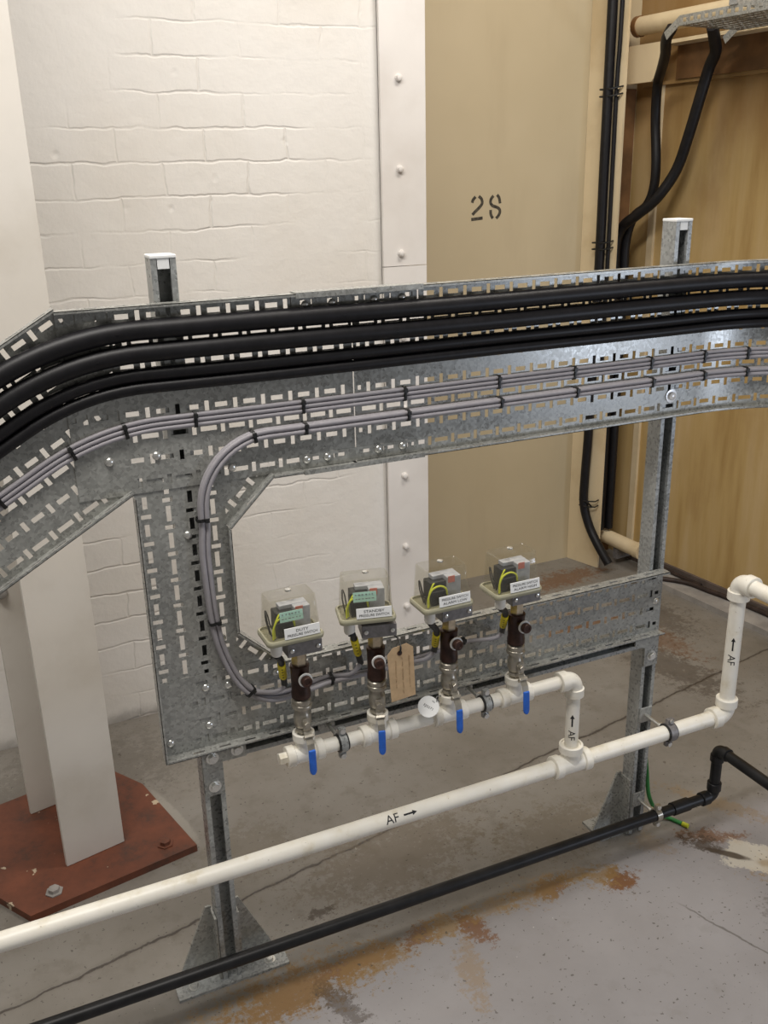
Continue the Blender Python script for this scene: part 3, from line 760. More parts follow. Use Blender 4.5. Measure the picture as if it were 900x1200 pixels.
# cable ties
def at_s(path, s):
    for a, b in zip(path, path[1:]):
        if min(a[0], b[0]) <= s <= max(a[0], b[0]) and a[0] != b[0]:
            t = (s - a[0]) / (b[0] - a[0]); return a[1] + (b[1] - a[1]) * t, a, b
for i, s in enumerate((.029, .147, .235, .352, .545, .745, .947, 1.123, 1.315, 1.458, 1.568)):
    z, a, b = at_s(GU, s); e = .002
    p, q = U(s, 0, z), U(s + e, 0, z + (b[1] - a[1]) / (b[0] - a[0]) * e); t = q - p
    nv = (U(s, .01, z) - U(s, 0, z)).normalized(); lat = nv.cross(t)
    if lat.z < 0: lat = -lat
    band('cable_tie', p, t, lat, nv, .0128, .0003, .0092, label='black cable tie round the upper grey bundle, %s from the left' % ordinal(i), group='cable ties on the upper grey bundle')
for i, s in enumerate((.450, .545, .747, .947, 1.124, 1.314, 1.452, 1.564)):
    z, a, b = at_s(GL, s); e = .002
    p, q = U(s, 0, z), U(s + e, 0, z + (b[1] - a[1]) / (b[0] - a[0]) * e); t = q - p
    nv = (U(s, .01, z) - U(s, 0, z)).normalized(); lat = nv.cross(t)
    if lat.z < 0: lat = -lat
    band('cable_tie', p, t, lat, nv, .0096, .0003, .0198, label='black cable tie round the lower grey bundle on the upper tray, %s from the left' % ordinal(i), group='cable ties on the lower grey bundle')
for (x, z, ang, lab) in ((.3475, 1.04, 88, 'black cable tie near the top of the grey cables down the vertical tray'), (.3525, .84, 96, 'black cable tie halfway down the grey cables on the vertical tray'), (.408, .682, 132, 'black cable tie where the grey cables turn into the lower tray')):
    a = math.radians(ang); band('cable_tie', (x, YB, z), (math.cos(a), 0, math.sin(a)), (math.sin(a), 0, -math.cos(a)), (0, -1, 0), .0099, .0003, .0198, label=lab)
band('cable_tie', (.572, YB, .666), (1, 0, 0), (0, 0, 1), (0, -1, 0), .0099, .0003, .0198, label='black cable tie on the lower tray between the duty and standby switches')
band('cable_tie', (.872, YB, .676), (1, 0, 0), (0, 0, 1), (0, -1, 0), .0066, .0003, .0115, label='black cable tie on the lower tray beside the alarm low fitting')
for j, (k, s) in enumerate(((0, .235), (0, .62), (0, .84), (1, .20), (1, .72), (1, 1.21), (2, .165), (2, .86), (3, .26), (3, .945))):
    _, z0, xb, R, r, _l = CB[k]; pth = bend_path(z0, xb, R); z, a, b = at_s(pth, s)
    p, q = U(s, 0, z + wob(s, k // 2, .0014)), U(s + .002, 0, z + wob(s, k // 2, .0014) + (b[1] - a[1]) / (b[0] - a[0]) * .002); t = q - p
    nv = (U(s, .01, z) - U(s, 0, z)).normalized(); lat = nv.cross(t); lat = lat if lat.z > 0 else -lat
    same = [x for x in ((0, .235), (0, .62), (0, .84), (1, .20), (1, .72), (1, 1.21), (2, .165), (2, .86), (3, .26), (3, .945)) if x[0] == k]
    c = p + nv * (r + .0006)
    mb = MB(); aa, bb_ = lat, nv; T_ = t.normalized(); n = 20
    mb.loft([[c + T_ * h + (aa * math.cos(2 * PI * q_ / n) + bb_ * math.sin(2 * PI * q_ / n)) * (r + e) for q_ in range(n)] for h, e in ((-.0024, .0004), (-.0024, .0013), (.0024, .0013), (.0024, .0004))], cap=False)
    mb.box(c + lat * (r * .75) + nv * (r * .75), (.005, .006, .006), Matrix((T_, lat, nv)).transposed())
    o = mb.build('cable_tie', BLACK)
    tag(o, 'thin black cable tie on the %s black power cable, %s from the left' % (('top', 'second', 'third', 'lowest')[k], ordinal(same.index((k, s)))), 'cable tie', 'cable ties on the black power cables')

# ------------------------------------------------------------------ white pipework
YM = 1.475
def lathe_obj(prof, o, ax, name, m, par, n=24): return at0(MB().lathe(prof, o, ax, n), par).build(name, m, par, True)
def tee(par, c, ax, br, hl, rb, rc, hb, cl, rbc=None):
    """socket tee: run along ax, branch along br"""
    c, ax, br = V(c), V(ax), V(br); rbc = rbc or rc
    mb = MB().lathe([(-hl, rb * .86), (-hl, rc - .0012), (-hl + .0012, rc), (-hl + cl, rc), (-hl + cl + .002, rb), (hl - cl - .002, rb), (hl - cl, rc), (hl - .0012, rc), (hl, rc - .0012), (hl, rb * .86)], c, ax, 28)
    mb.lathe([(0, rb * .97), (hb - cl - .002, rb * .97), (hb - cl, rbc), (hb - .0012, rbc), (hb, rbc - .0012), (hb, rbc - .005), (hb - .004, rbc - .0055)], c, br, 28)
    return at0(mb, par).build('tee', ABS, par, True)
def elbow(par, c, a, b, R, rb, rc, cl):
    """elbow at corner c joining direction a and direction b (unit vectors pointing away from the corner)"""
    c, a, b = V(c), V(a), V(b); mb = MB()
    path = [c + a * R + b * R - (b * math.cos(t) + a * math.sin(t)) * R for t in [PI / 2 * i / 8 for i in range(9)]]
    mb.tube(path, rb, 24)
    for d in (a, b): mb.lathe([(0, rb), (.001, rc), (cl - .0012, rc), (cl, rc - .0012), (cl, rc - .006)], c + d * R, d, 24)
    return at0(mb, par).build('elbow', ABS, par, True)
def seg(par, p, q, r): return at0(MB().tube([p, q], r, 24), par).build('pipe', ABS, par, True)
def pipe_text(par, txt, size, o, ax, up, r, ang):
    """text wrapped on a pipe: runs along ax, faces the direction (up rotated) given by ang"""
    o, ax = V(o), V(ax).normalized(); f0 = V(up).normalized(); side = ax.cross(f0)     # side = 'up' of the letters
    bm = text_verts(txt, size)
    xs = [v.co.x for v in bm.verts]; ys = [v.co.y for v in bm.verts]; cx, cy = (max(xs) + min(xs)) / 2, (max(ys) + min(ys)) / 2
    # arrow
    for v in bm.verts: v.co = V((v.co.x - cx, v.co.y - cy, 0))
    return bm, o, ax, f0, side
def flow_mark(par, o, ax, face, r, size, arrow_first, alen):
    o, ax, face = V(o), V(ax).normalized(), V(face); face = (face - ax * face.dot(ax)).normalized(); up = face.cross(ax)
    bm = text_verts('AF', size)
    xs = [v.co.x for v in bm.verts]; ys = [v.co.y for v in bm.verts]; w = max(xs) - min(xs); cx, cy = (max(xs) + min(xs)) / 2, (max(ys) + min(ys)) / 2
    gap = size * .45; tot = w + gap + alen; tx = (-tot / 2 + w / 2) if not arrow_first else (tot / 2 - w / 2)
    for v in bm.verts: v.co = V((v.co.x - cx + tx, v.co.y - cy, 0))
    def poly(P): bm.faces.new([bm.verts.new((a, b, 0)) for a, b in P])
    h = .0017
    if not arrow_first:
        a0 = -tot / 2 + w + gap; a1 = tot / 2
        poly([(a0, -h), (a1 - .009, -h), (a1 - .009, h), (a0, h)]); poly([(a1 - .010, -.005), (a1, 0), (a1 - .010, .005)])
    else:
        a0 = -tot / 2; a1 = a0 + alen
        poly([(a0 + .009, -h), (a1, -h), (a1, h), (a0 + .009, h)]); poly([(a0, 0), (a0 + .010, -.005), (a0 + .010, .005)])
    for yy in [(-size * .5) + size * k / 8 for k in range(9)]:
        bmesh.ops.bisect_plane(bm, geom=bm.verts[:] + bm.edges[:] + bm.faces[:], plane_co=(0, yy, 0), plane_no=(0, 1, 0))
    for v in bm.verts:
        a = v.co.y / r; v.co = o + ax * v.co.x + (face * math.cos(a) + up * math.sin(a)) * (r + .0004)
    mb = MB(); mb.bm.free(); mb.bm = bm
    return at0(mb, par).build('flow_marking', INK, par)
RM, RB, RV = .0178, .0150, .0142
zA, zB = .352, .566
air = thing('air_pipe', 'long white plastic pipe marked AF crossing the foreground, rising at its right end', 'pipe', (.6, YM, zA))
xt, xe = 1.105, 1.556
seg(air, (-.35, YM, zA), (xt - .024, YM, zA), RM); seg(air, (xt + .024, YM, zA), (xe - .03, YM, zA), RM)
tee(air, (xt, YM, zA), (1, 0, 0), (0, 0, 1), .047, .0225, .0262, .050, .017, .0268)
elbow(air, (xe, YM, zA), (-1, 0, 0), (0, 0, 1), .024, .0215, .0255, .022)
seg(air, (xe, YM, zA + .04), (xe, YM, .70 - .036), RM)
elbow(air, (xe, YM, .702), (0, 0, -1), (0, -1, 0), .022, .0215, .0255, .022)
seg(air, (xe, YM - .04, .702), (xe, .75, .702), RM)
camv = V((0, 0, 1.6))
p_ = V((.680, YM, zA)); flow_mark(air, p_, (1, 0, 0), camv - p_, RM, .026, False, .030)
p_ = V((xe, YM, .530)); flow_mark(air, p_, (0, 0, -1), camv - p_, RM, .024, True, .034)
man = thing('pipe_manifold', 'white plastic branch manifold feeding the four pressure switches, with riser marked AF', 'pipe', (.75, YM, zB))
seg(man, (xt, YM, zA + .0466), (xt, YM, zB - .03), RB)
elbow(man, (xt, YM, zB), (0, 0, -1), (-1, 0, 0), .021, .0185, .0222, .02)
p_ = V((xt, YM, .452)); flow_mark(man, p_, (0, 0, -1), camv - p_, RB, .022, True, .030)
xs_ = [.455] + VX + [xt]
for a, b in zip(xs_, xs_[1:]): seg(man, (a + (.02 if a > .46 else 0), YM, zB), (b - .02, YM, zB), RV)
for x in VX: tee(man, (x, YM, zB), (1, 0, 0), (0, 0, 1), .037, .0178, .0206, .047, .015, .0212)
at0(MB().lathe([(0, .0108), (.001, .0118), (.016, .0118), (.0162, .0142)], (.4335, YM, zB), (1, 0, 0), 6), man).build('end_plug', ABS, man)

# ------------------------------------------------------------------ ball valves, fittings, pressure switches
def rr_ring(cx, cy, hw, hd, rad, z, n=5):
    out = []
    for (sx, sy, a0) in ((1, 1, 0), (-1, 1, PI / 2), (-1, -1, PI), (1, -1, 1.5 * PI)):
        for k in range(n + 1):
            a = a0 + PI / 2 * k / n
            out.append(V((cx + sx * (hw - rad) + rad * math.cos(a), cy + sy * (hd - rad) + rad * math.sin(a), z)))
    return out
place = ['under the duty pressure switch', 'under the standby pressure switch, beside the manila tag', 'under the alarm low switch, beside the round tag', 'under the alarm high pressure switch']
for i, x in enumerate(VX):
    v = thing('ball_valve', 'metal ball valve with blue lever handle ' + place[i], 'valve', (x, YM, zB + .0475), PHI[i], 'blue handled ball valves')
    b = MB().hexp((0, 0, 0), (0, 0, 1), .0148, .010).lathe([(.010, .0115), (.013, .0138), (.020, .0166), (.034, .0166), (.041, .0152), (.044, .0138), (.052, .0138)], (0, 0, 0), (0, 0, 1), 20)
    b.hexp((0, -.012, .027), (0, -1, 0), .0085, .010); b.build('body', NICKEL, v, True)
    MB().lathe([(.052, .0130), (.0535, .0190), (.0575, .0200), (.0600, .0192), (.0615, .0172), (.064, .0184), (.0700, .0184), (.0715, .0172), (.0735, .014)], (0, 0, 0), (0, 0, 1), 20).build('union_ring', NICKEL, v, True)
    h = MB(); prof = [(-.0235, .038), (-.0235, .012), (-.040, -.006), (-.044, -.020)]
    for (ya, za), (yb, zb) in zip(prof, prof[1:]):
        h.loft([[V((sx * .0068, ya, za)) + V((0, o_, 0)) for sx, o_ in ((-1, 0), (1, 0), (1, .002), (-1, .002))], [V((sx * .0068, yb, zb)) + V((0, o_, 0)) for sx, o_ in ((-1, 0), (1, 0), (1, .002), (-1, .002))]])
    h.hexp((0, -.0235, .027), (0, -1, 0), .006, .005)
    h.box((0, -.030, .004), (.019, .006, .012), Matrix.Rotation(math.radians(40), 3, 'X'), .001)
    lv = h.build('lever', NICKEL, v)
    s_ = MB(); rings = []
    for zz, hw in ((-.017, .0062), (-.0195, .0070), (-.058, .0070), (-.0635, .0060), (-.0665, .0036)):
        rings.append(rr_ring(0, -.0445 - (-.017 - zz) * .05, hw, .0036, .0034, zz))
    s_.loft(rings).build('sleeve', BLUE, lv, True)
    # brown fitting with test plug
    f = thing('test_fitting', 'dark brown metal fitting with side test plug ' + place[i].replace('under', 'below').split(',')[0], 'pipe fitting', (x, YM, zB + .0475 + .074), PHI[i], 'brown test fittings')
    z0 = .0; bd = MB()
    bd.lathe([(0, .0145), (.002, .0182), (.014, .0182), (.017, .0172), (.059, .0172), (.062, .0180), (.068, .0180), (.0695, .015)], (0, 0, 0), (0, 0, 1), 20)
    bd.lathe([(0, .0095), (.030, .0095)], (0, 0, .050), (0, -1, 0), 16); bd.build('body', BRONZE, f, True)
    pg = MB().lathe([(.0285, .0095), (.0285, .0134), (.0320, .0134), (.0315, .0095)], (0, 0, .050), (0, -1, 0), 20).build('washer', WHITE, f, True)
    MB().lathe([(.0318, .0104), (.040, .0104), (.042, .0092), (.042, .0055), (.0405, .005), (.0405, .0005)], (0, 0, .050), (0, -1, 0), 20).build('test_plug', BRONZE, f, True)
    bz = MB().hexp((0, 0, .0695), (0, 0, 1), .0145, .0305); bz.build('nut', BRASS, f)
lines = [['DUTY', 'PRESSURE SWITCH'], ['STANDBY', 'PRESSURE SWITCH'], ['PRESSURE SWITCH', 'ALARM LOW'], ['PRESSURE SWITCH', 'ALARM HIGH']]
labs = ['leftmost clear topped pressure switch, labelled DUTY PRESSURE SWITCH', 'clear topped pressure switch labelled STANDBY PRESSURE SWITCH, above the manila tag', 'clear topped pressure switch labelled PRESSURE SWITCH ALARM LOW', 'rightmost clear topped pressure switch, labelled PRESSURE SWITCH ALARM HIGH']
for i, x in enumerate(VX):
    zf = zB + .0475 + .070 + .0892
    fc = SB[i]
    ps = thing('pressure_switch', labs[i], 'pressure switch', (x, YM, zf), PHI[i], 'four clear topped pressure switches')
    cx, yf = fc.x, fc.y
    hw, hd = .0535, .037; cy = yf + hd
    zb = .8295 - zf
    # grey cast carrier under the base
    cb_ = MB().ab((-.030, -.030, .016), (.036, .020, .042), .0015).ab((-.018, -.020, .0415), (.024, .014, zb - .0058)); cb_.build('carrier', GREYMET, ps)
    for sx in (-.022, .028): MB().lathe([(0, .004), (.002, .004), (.003, .002)], (sx, -.030, .029), (0, -1, 0), 10).build('screw', ZINC, ps, True)
    b = MB(); b.loft([rr_ring(cx, cy, hw - .006, hd - .006, .008, zb - .006), rr_ring(cx, cy, hw - .001, hd - .001, .010, zb - .004), rr_ring(cx, cy, hw, hd, .011, zb), rr_ring(cx, cy, hw, hd, .011, zb + .003), rr_ring(cx, cy, hw - .002, hd - .002, .010, zb + .006), rr_ring(cx, cy, hw - .0045, hd - .0045, .009, zb + .006), rr_ring(cx, cy, hw - .005, hd - .005, .009, zb + .001)]).build('base', BEIGEPL, ps, True)
    ht = .0775
    def sec(t, e): return rr_ring(cx + .001, cy + .004 * t, hw - .0055 - .0045 * t - e, hd - .0055 - .0060 * t - e, .007, zb + .002 + (ht - .004) * t - (0))
    out = [sec(t, 0) for t in (0, .33, .66, 1)] + [rr_ring(cx + .001, cy + .004, hw - .0120, hd - .0135, .005, zb + ht)]
    inn = [rr_ring(cx + .001, cy + .004, hw - .0130, hd - .0145, .005, zb + ht - .0016)] + [sec(t, .0016) for t in (1, .66, .33, 0)]
    c_ = MB().loft(out + inn, cap=True)
    cov = c_.build('cover', CLEAR, ps, True)
    MB().lathe([(0, .006), (.003, .006), (.004, .004), (.004, .0015)], (cx + .004, cy + .012, zb + ht), (0, 0, 1), 12).build('cover_screw', ZINC, cov, True)
    # innards
    MB().box((cx - .012, cy + .004, zb + .026), (.034, .030, .044), None, .002).box((cx - .012, cy - .010, zb + .018), (.034, .012, .024), None, .001).build('terminal_block', BLACK, ps)
    mi = MB().box((cx + .020, cy + .004, zb + .029), (.030, .036, .052), None, .0015).box((cx + .008, cy + .010, zb + .052), (.052, .018, .008), None, .001).build('switch_block', GREYBLK, ps)
    MB().box((cx + .014, cy - .0148, zb + .050), (.014, .0008, .013)).build('sticker', REDST, mi)
    wr_ = MB().tube(catmull([(cx - .038, cy - .020, zb + .004), (cx - .037, cy - .019, zb + .022), (cx - .029, cy - .019, zb + .038), (cx - .014, cy - .020, zb + .043), (cx - .001, cy - .020, zb + .036), (cx + .003, cy - .019, zb + .022)], 6), .0019, 8)
    wr_.tube(catmull([(cx - .034, cy - .016, zb + .004), (cx - .033, cy - .014, zb + .026), (cx - .024, cy - .012, zb + .044), (cx - .016, cy - .006, zb + .046)], 6), .0017, 8)
    wr_.build('earth_wire', YELGRN, ps, True)
    tw = MB()
    for k in range(2):
        tw.tube(catmull([(cx - .038, cy - .010 + .008 * k, zb + .006), (cx - .0415, cy + .000 + .008 * k, zb + .030), (cx - .040, cy + .010 + .004 * k, zb + .046), (cx - .036, cy + .014, zb + .036), (cx - .034, cy + .008, zb + .018), (cx - .030, cy + .004, zb + .012)], 6), .0012, 6)
    tw.build('core_wire', BLACK, ps, True)
    if i < 2:
        pl_ = MB().box((cx - .004, yf + .0135, zb + .045), (.043, .0010, .0185), Matrix.Rotation(math.radians(-6), 3, 'X')).build('rating_label', PAPERLBL, ps)
        sq = MB()
        for r_ in range(2):
            for q in range(6): sq.box((cx - .020 + q * .0062 + random.uniform(-.001, .001), yf + .0127, zb + .050 - r_ * .0085), (random.uniform(.002, .005), .0004, .0016))
        sq.build('print_marks', GREYMET, pl_)
    # name plate on the front of the cover
    lw, lh = .066, .020
    rx = Matrix.Rotation(math.radians(-6.5), 3, 'X'); lc = V((cx + .011, yf + .0028, zb + .0165))
    npl = MB().box(lc, (lw, .0016, lh), rx, .0003).build('name_plate', WHITE, ps)
    def mp(u, w, lc=lc, rx=rx): return lc + rx @ V((u, -.0011, w))
    lettering(lines[i], lw * .84, .0056, mp, INK, npl)
    # gland, sleeve with yellow marker
    R_ = Matrix.Rotation(-PHI[i], 3, 'Z')
    st_, sb_ = R_ @ (SLT[i] - ps.location), R_ @ (SLB[i] - ps.location)
    gx, gy = cx - hw + .020, yf + .020
    MB().lathe([(0, .0098), (.003, .0108), (.019, .0108), (.0215, .0095), (.0235, .0080)], (gx, gy, zb - .006), (0, 0, -1), 16).build('gland', GLAND, ps, True)
    sl_ = MB().tube(catmull([(gx, gy, zb - .029), (gx * .7 + st_.x * .3, gy * .7 + st_.y * .3, (zb - .029) * .7 + st_.z * .3), st_, st_ * .4 + sb_ * .6, sb_], 5), .0062, 12).build('cable_sleeve', BLACK, ps, True)
    a_, b_ = st_ * .88 + sb_ * .12, st_ * .36 + sb_ * .64
    mk = MB().tube([a_, b_], .0075, 14).build('cable_marker', YELLOW, sl_, True)
    ax_ = (b_ - a_).normalized(); bm_ = MB()
    fv = (R_ @ (camv - (ps.location + R_.transposed() @ a_))); fv = (fv - ax_ * fv.dot(ax_)).normalized(); sv = ax_.cross(fv)
    for k in range(4): bm_.box(a_ + (b_ - a_) * (.2 + .2 * k) + fv * .0075, (.0008, .0035, .0022), Matrix((fv, sv, ax_)).transposed())
    bm_.build('marker_print', INK, mk)

# ------------------------------------------------------------------ pipe clamps
def clamp(name, c, r, wid, band_m, rub, label, group, stud, zplate=None):
    c = V(c); t = thing(name, label, 'pipe clamp', c, 0, group)
    n = 26
    def ring(r0, r1, w, m, nm_):
        mb = MB(); A = []
        for (rad, h) in ((r0, -w / 2), (r1, -w / 2), (r1, w / 2), (r0, w / 2)):
            A.append([mb.bm.verts.new((h, rad * math.cos(2 * PI * k / n), rad * math.sin(2 * PI * k / n))) for k in range(n)])
        for q in range(4):
            X, Y = A[q], A[(q + 1) % 4]
            for j in range(n): mb.bm.faces.new((X[j], X[(j + 1) % n], Y[(j + 1) % n], Y[j]))
        return mb.build(nm_, m, t, True)
    if rub: ring(r + .0003, r + .0032, wid + .007, BLACK, 'rubber_lining')
    r1 = r + (.0033 if rub else .0004)
    ring(r1, r1 + .002, wid, band_m, 'band')
    for sg in (1, -1):
        MB().box((0, .0, sg * (r1 + .008)), (wid, .010, .014), None, .001).build('lug', band_m, t)
        MB().lathe([(-.009, .0045), (-.009, .0055), (-.0055, .0055), (-.0055, .0028), (.0075, .0028)], (0, 0, sg * (r1 + .010)), (0, 1, 0), 10).build('screw', ZINC, t)
    MB().lathe([(r1 + .001, .008), (r1 + .009, .008), (r1 + .0095, .0045), (stud - c.y - .003, .0045)], (0, 0, 0), (0, 1, 0), 12).build('stud', ZINC, t, True)
    MB().box((0, stud - c.y - .0015, zplate or 0), (.036, .003, .040), None, .0005).build('plate', GALV, t)
    return t
clamp('pipe_clamp', (.562, YM, zB), RV, .014, GALVP, True, 'rubber lined clamp on the manifold between the duty and standby valves', None, YP)
clamp('pipe_clamp', (.882, YM, zB), RV, .014, GALVP, True, 'rubber lined clamp on the manifold between the alarm low and alarm high valves', None, YP)
clamp('pipe_clamp', (1.3835, YM, zA), RM, .018, GREYMET, True, 'rubber lined clamp holding the long white pipe to the right post', None, YP)
YBk = 1.49
clamp('pipe_clamp', (1.3835, YBk, .108), .0138, .014, NICKEL, False, 'pale metal clamp holding the black floor pipe to the right post', None, YP)

# ------------------------------------------------------------------ black pipe along the floor
bp = thing('black_pipe', 'black plastic pipe running low along the floor in front of the posts', 'pipe', (.6, YBk, .11))
def bseg(p, q, r=.0135): return at0(MB().tube([p, q], r, 20), bp).build('pipe', BLKPIPE, bp, True)
def belbow(c, a, b, R, rb, rc, cl):
    o = elbow(bp, c, a, b, R, rb, rc, cl); o.data.materials[0] = BLKPIPE; return o
bseg((-.4, YBk, .124), (1.54, YBk, .106))
belbow((1.562, YBk, .106), (-1, 0, 0), (0, 0, 1), .018, .0145, .0175, .022)
bseg((1.562, YBk, .13), (1.562, YBk, .225))
belbow((1.562, YBk, .243), (0, 0, -1), (.0, -1, 0), .017, .0145, .0170, .018)
bseg((1.562, YBk - .03, .243), (1.565, .75, .243))
at0(MB().lathe([(0, .0135), (.001, .0165), (.05, .0165), (.051, .0135)], (1.43, YBk, .1075), (1, 0, 0), 18), bp).build('coupling', BLKPIPE, bp, True)

# ------------------------------------------------------------------ earth wire by the right post
ew = thing('earth_wire', 'green earth wire with yellow end hanging beside the foot of the right post', 'wire', (1.42, 1.58, 0))
pth = catmull([(1.409, 1.59, .30), (1.413, 1.582, .227), (1.421, 1.58, .170), (1.436, 1.58, .085), (1.47, 1.578, .022), (1.498, 1.565, .006), (1.512, 1.535, .006)], 7)
at0(MB().tube(pth, .0052, 10), ew).build('sheath', GREEN, ew, True)
at0(MB().tube([(1.5125, 1.534, .006), (1.519, 1.519, .006)], .0060, 10), ew).build('bare_end', YELGRN, ew, True)

# ------------------------------------------------------------------ tags
mt = thing('paper_tag', 'manila card tag with faded handwriting hanging beside the standby fitting', 'tag', (.674, 1.441, .757))
pr = [(-.0265, -.008), (-.015, .005), (.0145, .009), (.0275, -.001), (.032, -.106), (-.0195, -.110)]
MB().prism([(a, 0, b) for a, b in pr], (0, .0008, 0)).build('card', KRAFT, mt)
MB().lathe([(0, .0022), (0, .0052), (.0006, .0052), (.0006, .0022)], (-.001, -.0004, -.008), (0, -1, 0), 14).lathe([(0, .0021), (.0004, .0021)], (-.001, -.0003, -.008), (0, -1, 0), 12).build('eyelet', BRONZE, mt)
hw_ = MB()
for lx, ln, zt in ((-.010, .060, -.022), (.004, .078, -.018), (.018, .070, -.016)):
    P = []; s = 0
    while s < ln:
        P.append(V((lx + .0022 * math.sin(s * 1900 + lx * 900) * random.uniform(.3, 1) + s * .03, -.0003, zt - s))); s += .0011
        if random.random() < .06 and len(P) > 3:
            hw_.tube(P, .00035, 4); P = []; s += .003
    if len(P) > 2: hw_.tube(P, .00035, 4)
hw_.build('handwriting', PENCIL, mt)
MB().tube(catmull([(-.001, -.002, -.008), (.001, -.001, .004), (.003, .012, .014), (-.003, .03, .022), (-.014, .036, .024), (-.022, .03, .026)], 6), .0018, 8).build('tie', BLACK, mt, True)
dt = thing('round_tag', 'white round disc tag leaning on the manifold pipe by the alarm low valve', 'tag', (.739, 1.452, .6085))
nv = (camv - dt.location).normalized(); a_, b_ = frame(nv)
MB().lathe([(0, .0205), (.0006, .0212), (.0014, .0212), (.002, .0205)], nv * -.001, nv, 28).build('disc', WHITE, dt, True)
rxv = V((0, 0, 1)).cross(nv).normalized(); upv = nv.cross(rxv)
rxv, upv = (rxv * .87 - upv * .5), (upv * .87 + rxv * .5)
lettering(['EJ0271'], .024, .0052, lambda u, w: nv * .0012 + rxv * u + upv * (w - .001), INK, dt)
lettering(['No'], .006, .0040, lambda u, w: nv * .0012 + rxv * (u + .004) + upv * (w + .0135), INK, dt)
MB().tube(catmull([nv * .001 + upv * .016 + rxv * .010, V((.018, .0, .017)), V((.030, .006, .014)), V((.034, .012, .008))], 5), .0009, 6).build('wire', GREYMET, dt, True)

# ------------------------------------------------------------------ right corner: cables, overhead tray
def simple_cable(name, pts, r, m, lab, grp=None, cat='cable', n=5):
    o = MB().tube(catmull(pts, n), r, 14).build(name, m, None, True); return tag(o, lab, cat, grp)
simple_cable('power_cable', [C_(.105, .021, 3.25), C_(.105, .021, 2.16), C_(.105, .021, 1.6), C_(.106, .021, 1.27), C_(.10, .021, .9), C_(.096, .021, .575), C_(.09, .021, .40), C_(.092, .022, .28), C_(.125, .023, .19), C_(.18, .03, .12), C_(.24, .03, .05)], .0185, RUBBER, 'thick black cable running down the cream corner stanchion and curving at the floor', 'cables on the corner stanchion')
simple_cable('power_cable', [C_(.138, .010, 3.25), C_(.1385, .010, 2.16), C_(.134, .010, 1.9), C_(.135, .010, 1.6), C_(.136, .010, 1.2), C_(.135, .010, .8)], .008, RUBBER, 'thin black cable running down beside the thick one on the corner stanchion', 'cables on the corner stanchion')
for zc, lab in ((1.862, 'black cable tie and bracket on the stanchion cables, below the beam'), (1.325, 'black cable tie on the stanchion cables, just above the upper tray'), (.285, 'black cable tie low on the stanchion cable, near the floor')):
    t = thing('cable_tie', lab, 'cable tie', C_(.113, .0, zc))
    for dz in (-.012, .012):
        P = [C_(.080, .002, zc + dz), C_(.080, .036, zc + dz), C_(.128 if zc > 1 else .115, .036, zc + dz), C_(.150, .022, zc + dz + .004), C_(.158 if zc > 1.5 else .152, .004, zc + dz + .008)]
        at0(MB().tube(P, .003, 6), t).build('band', BLACK, t)
    if zc > 1.8:
        at0(MB().tube([C_(.150, .022, zc + .014), W(-.27, .125, 1.892)], .004, 8), t).build('tie_rod', CREAM, t, True)
        at0(MB().tube([C_(.150, .022, zc - .010), W(-.27, .125, 1.872)], .004, 8), t).build('tie_rod', CREAM, t, True)
    if zc < .5:
        at0(MB().tube([C_(.12, .036, zc + .01), W(-.27, .13, .20)], .004, 8), t).build('tail', BLACK, t, True)
down = lambda dx, dy: [V((2.434 + dx, 3.078 + dy, z)) for z in (1.33, 1.2, .9, .55, .15)]
simple_cable('power_cable', [W(.150, .345, 2.02), W(.118, .335, 1.99), W(.055, .27, 1.956), W(-.036, .19, 1.918), W(-.108, .13, 1.878), W(-.136, .10, 1.767), W(-.118, .10, 1.621), W(-.121, .10, 1.532), W(-.150, .10, 1.47)] + [W(-.215, .10, 1.425)] + down(0, -.012), .0175, RUBBER, 'black cable dropping from the very end of the overhead tray', 'cables dropping from the overhead tray')
simple_cable('power_cable', [W(.16, .175, 2.03), W(.135, .13, 1.99), W(.115, .10, 1.96), W(.079, .085, 1.916), W(.046, .085, 1.811), W(.012, .085, 1.703), W(-.028, .09, 1.591), W(-.080, .125, 1.495), W(-.151, .145, 1.438), W(-.225, .14, 1.395)] + down(-.042, -.006), .0195, RUBBER, 'thick black cable hanging in a long curve below the overhead tray', 'cables dropping from the overhead tray')
ot = thing('overhead_tray', 'galvanised perforated cable tray overhead, top right corner', 'cable tray', W(.5, .25, 2.012))
def round_strip(s0, s1, o, z0, z1, tilt=0.):
    mb = MB(); n = 0; s = s0
    S = [s0]; k = s0 + .012
    while k + .014 < s1: S += [k, k + .014]; k += .028
    S.append(s1)
    zm = (z0 + z1) / 2
    hs = {(round(S[j], 5)) for j in range(1, len(S) - 1, 2)}
    def hole(a, b): 
        for j in range(1, len(S) - 2, 2):
            if S[j] < a < S[j + 1]: return zm - .006 < b < zm + .006
        return False
    return mb.sheet(S, [z0, zm - .006, zm + .006, z1], hole, lambda a, b, k: W(a, o - k, b), .0015)
at0(round_strip(.231, 1.3, .4, 2.012, 2.040), ot).build('flange', GALV, ot)
at0(round_strip(.231, 1.3, .1315, 2.012, 2.040), ot).build('flange', GALV, ot)
br_ = rows_(.265, 7, .0365)
at0(MB().sheet(slines(.231, 1.3, 0), tlines(.132, .399, br_), slot(0, br_, (.25, 1.29)), lambda s, t, k: W(s, t, 2.012 - k), TH), ot).build('tray_base', GALV, ot)
for o_ in (.4, .1335):
    e_ = MB(); e_.prism([W(.2295, o_, 2.040), W(.2295, o_, 2.012), W(.182, o_, 1.978), W(.169, o_, 2.000)], Wn * -.0015)
    at0(e_, ot).build('end_drop', GALV, ot)
bk = MB()
for s in (.42, .95): wbox(bk, s, s + .03, .107, .405, 2.0405, 2.068)
at0(bk, ot).build('support_arm', GALVP, ot)
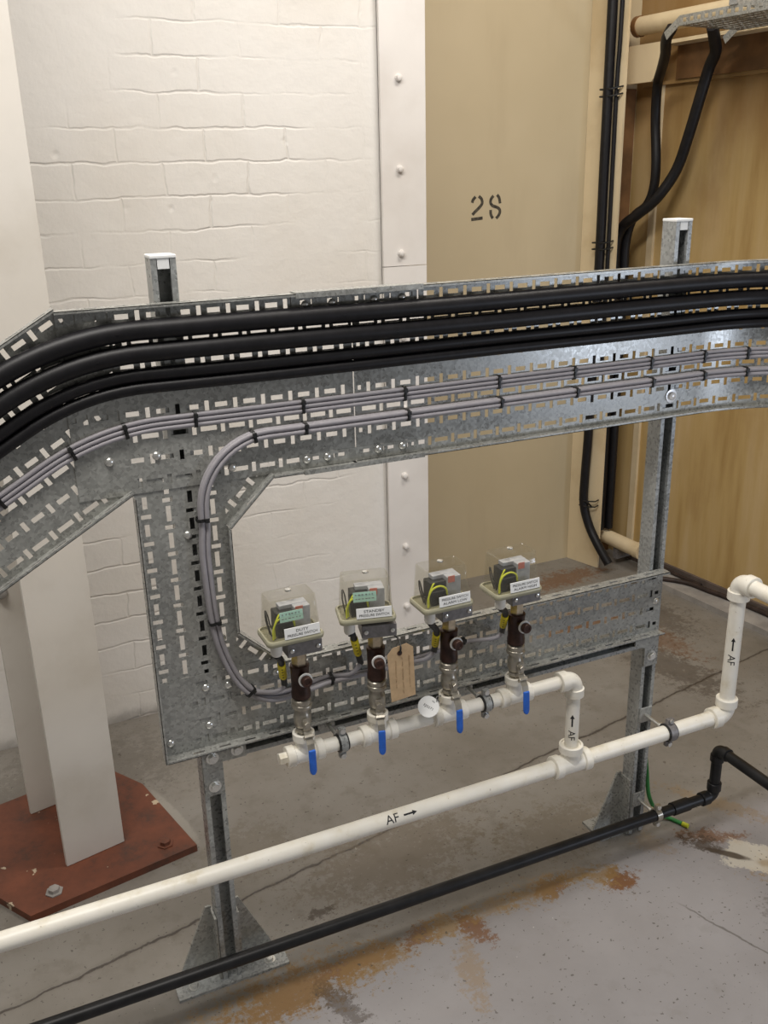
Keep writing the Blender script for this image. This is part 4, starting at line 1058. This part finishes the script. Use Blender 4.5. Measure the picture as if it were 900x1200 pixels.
wp = thing('conduit_pipe', 'dusty cream pipe low on the right wall behind the right post', 'pipe', W(-.28, .10, .1))
at0(MB().tube([W(-.275, .1, .108), W(-.06, .09, .098)], .031, 18), wp).build('pipe', CREAM, wp, True)
at0(MB().lathe([(0, .034), (.03, .034)], W(-.085, .091, .099), Wd, 18), wp).build('coupling', CREAM, wp, True)
for s, zz in ((-.20, .04),): at0(wbox(MB(), s, s + .025, 0, .11, .03, .075), wp).build('bracket', GREYMET, wp)
simple_cable('floor_cable', [W(-.02, .22, .009), W(.02, .16, .030), W(.09, .10, .032), W(.17, .055, .032), W(.26, .045, .032), W(.42, .03, .032), W(.8, .03, .032), W(1.4, .03, .032)], .0095, RUBBER2, 'black cable snaking on to the kerb at the foot of the right wall', 'cables on the floor by the right wall')
simple_cable('floor_cable', [W(-.06, .03, .06), W(0, .03, .04), W(.1, .028, .031), W(.2, .026, .031), W(.205, .026, .031)], .007, RUBBER2, 'short black cable lying tight against the right wall skirting', 'cables on the floor by the right wall')

# ------------------------------------------------------------------ light
def area(name, loc, aim, sx, sy, power, colr):
    l = bpy.data.lights.new(name, 'AREA'); l.shape = 'RECTANGLE'; l.size = sx; l.size_y = sy; l.energy = power; l.color = colr
    o = bpy.data.objects.new(name, l); col.objects.link(o); o.location = loc
    o.rotation_euler = (V(aim) - V(loc)).to_track_quat('-Z', 'Y').to_euler(); return o
area('ceiling_lamp', (-.05, .95, 3.1), (.3, 1.9, 0), 1.7, .4, 54, (1, .955, .90))
area('ceiling_lamp', (1.75, 1.5, 3.3), (1.9, 2.4, 0), 1.3, .4, 36, (1, .935, .85))
area('doorway_daylight', (2.75, -.55, .92), (1.2, 1.55, 1.05), .42, .45, 13, (.76, .84, 1))
w = bpy.data.worlds.new('world'); bpy.context.scene.world = w; w.use_nodes = True
w.node_tree.nodes['Background'].inputs[0].default_value = (1, .95, .88, 1); w.node_tree.nodes['Background'].inputs[1].default_value = .18
sc = bpy.context.scene
sc.view_settings.view_transform = 'Standard'; sc.view_settings.look = 'None'; sc.view_settings.gamma = 1; sc.view_settings.exposure = 0
sc.view_settings.use_curve_mapping = False
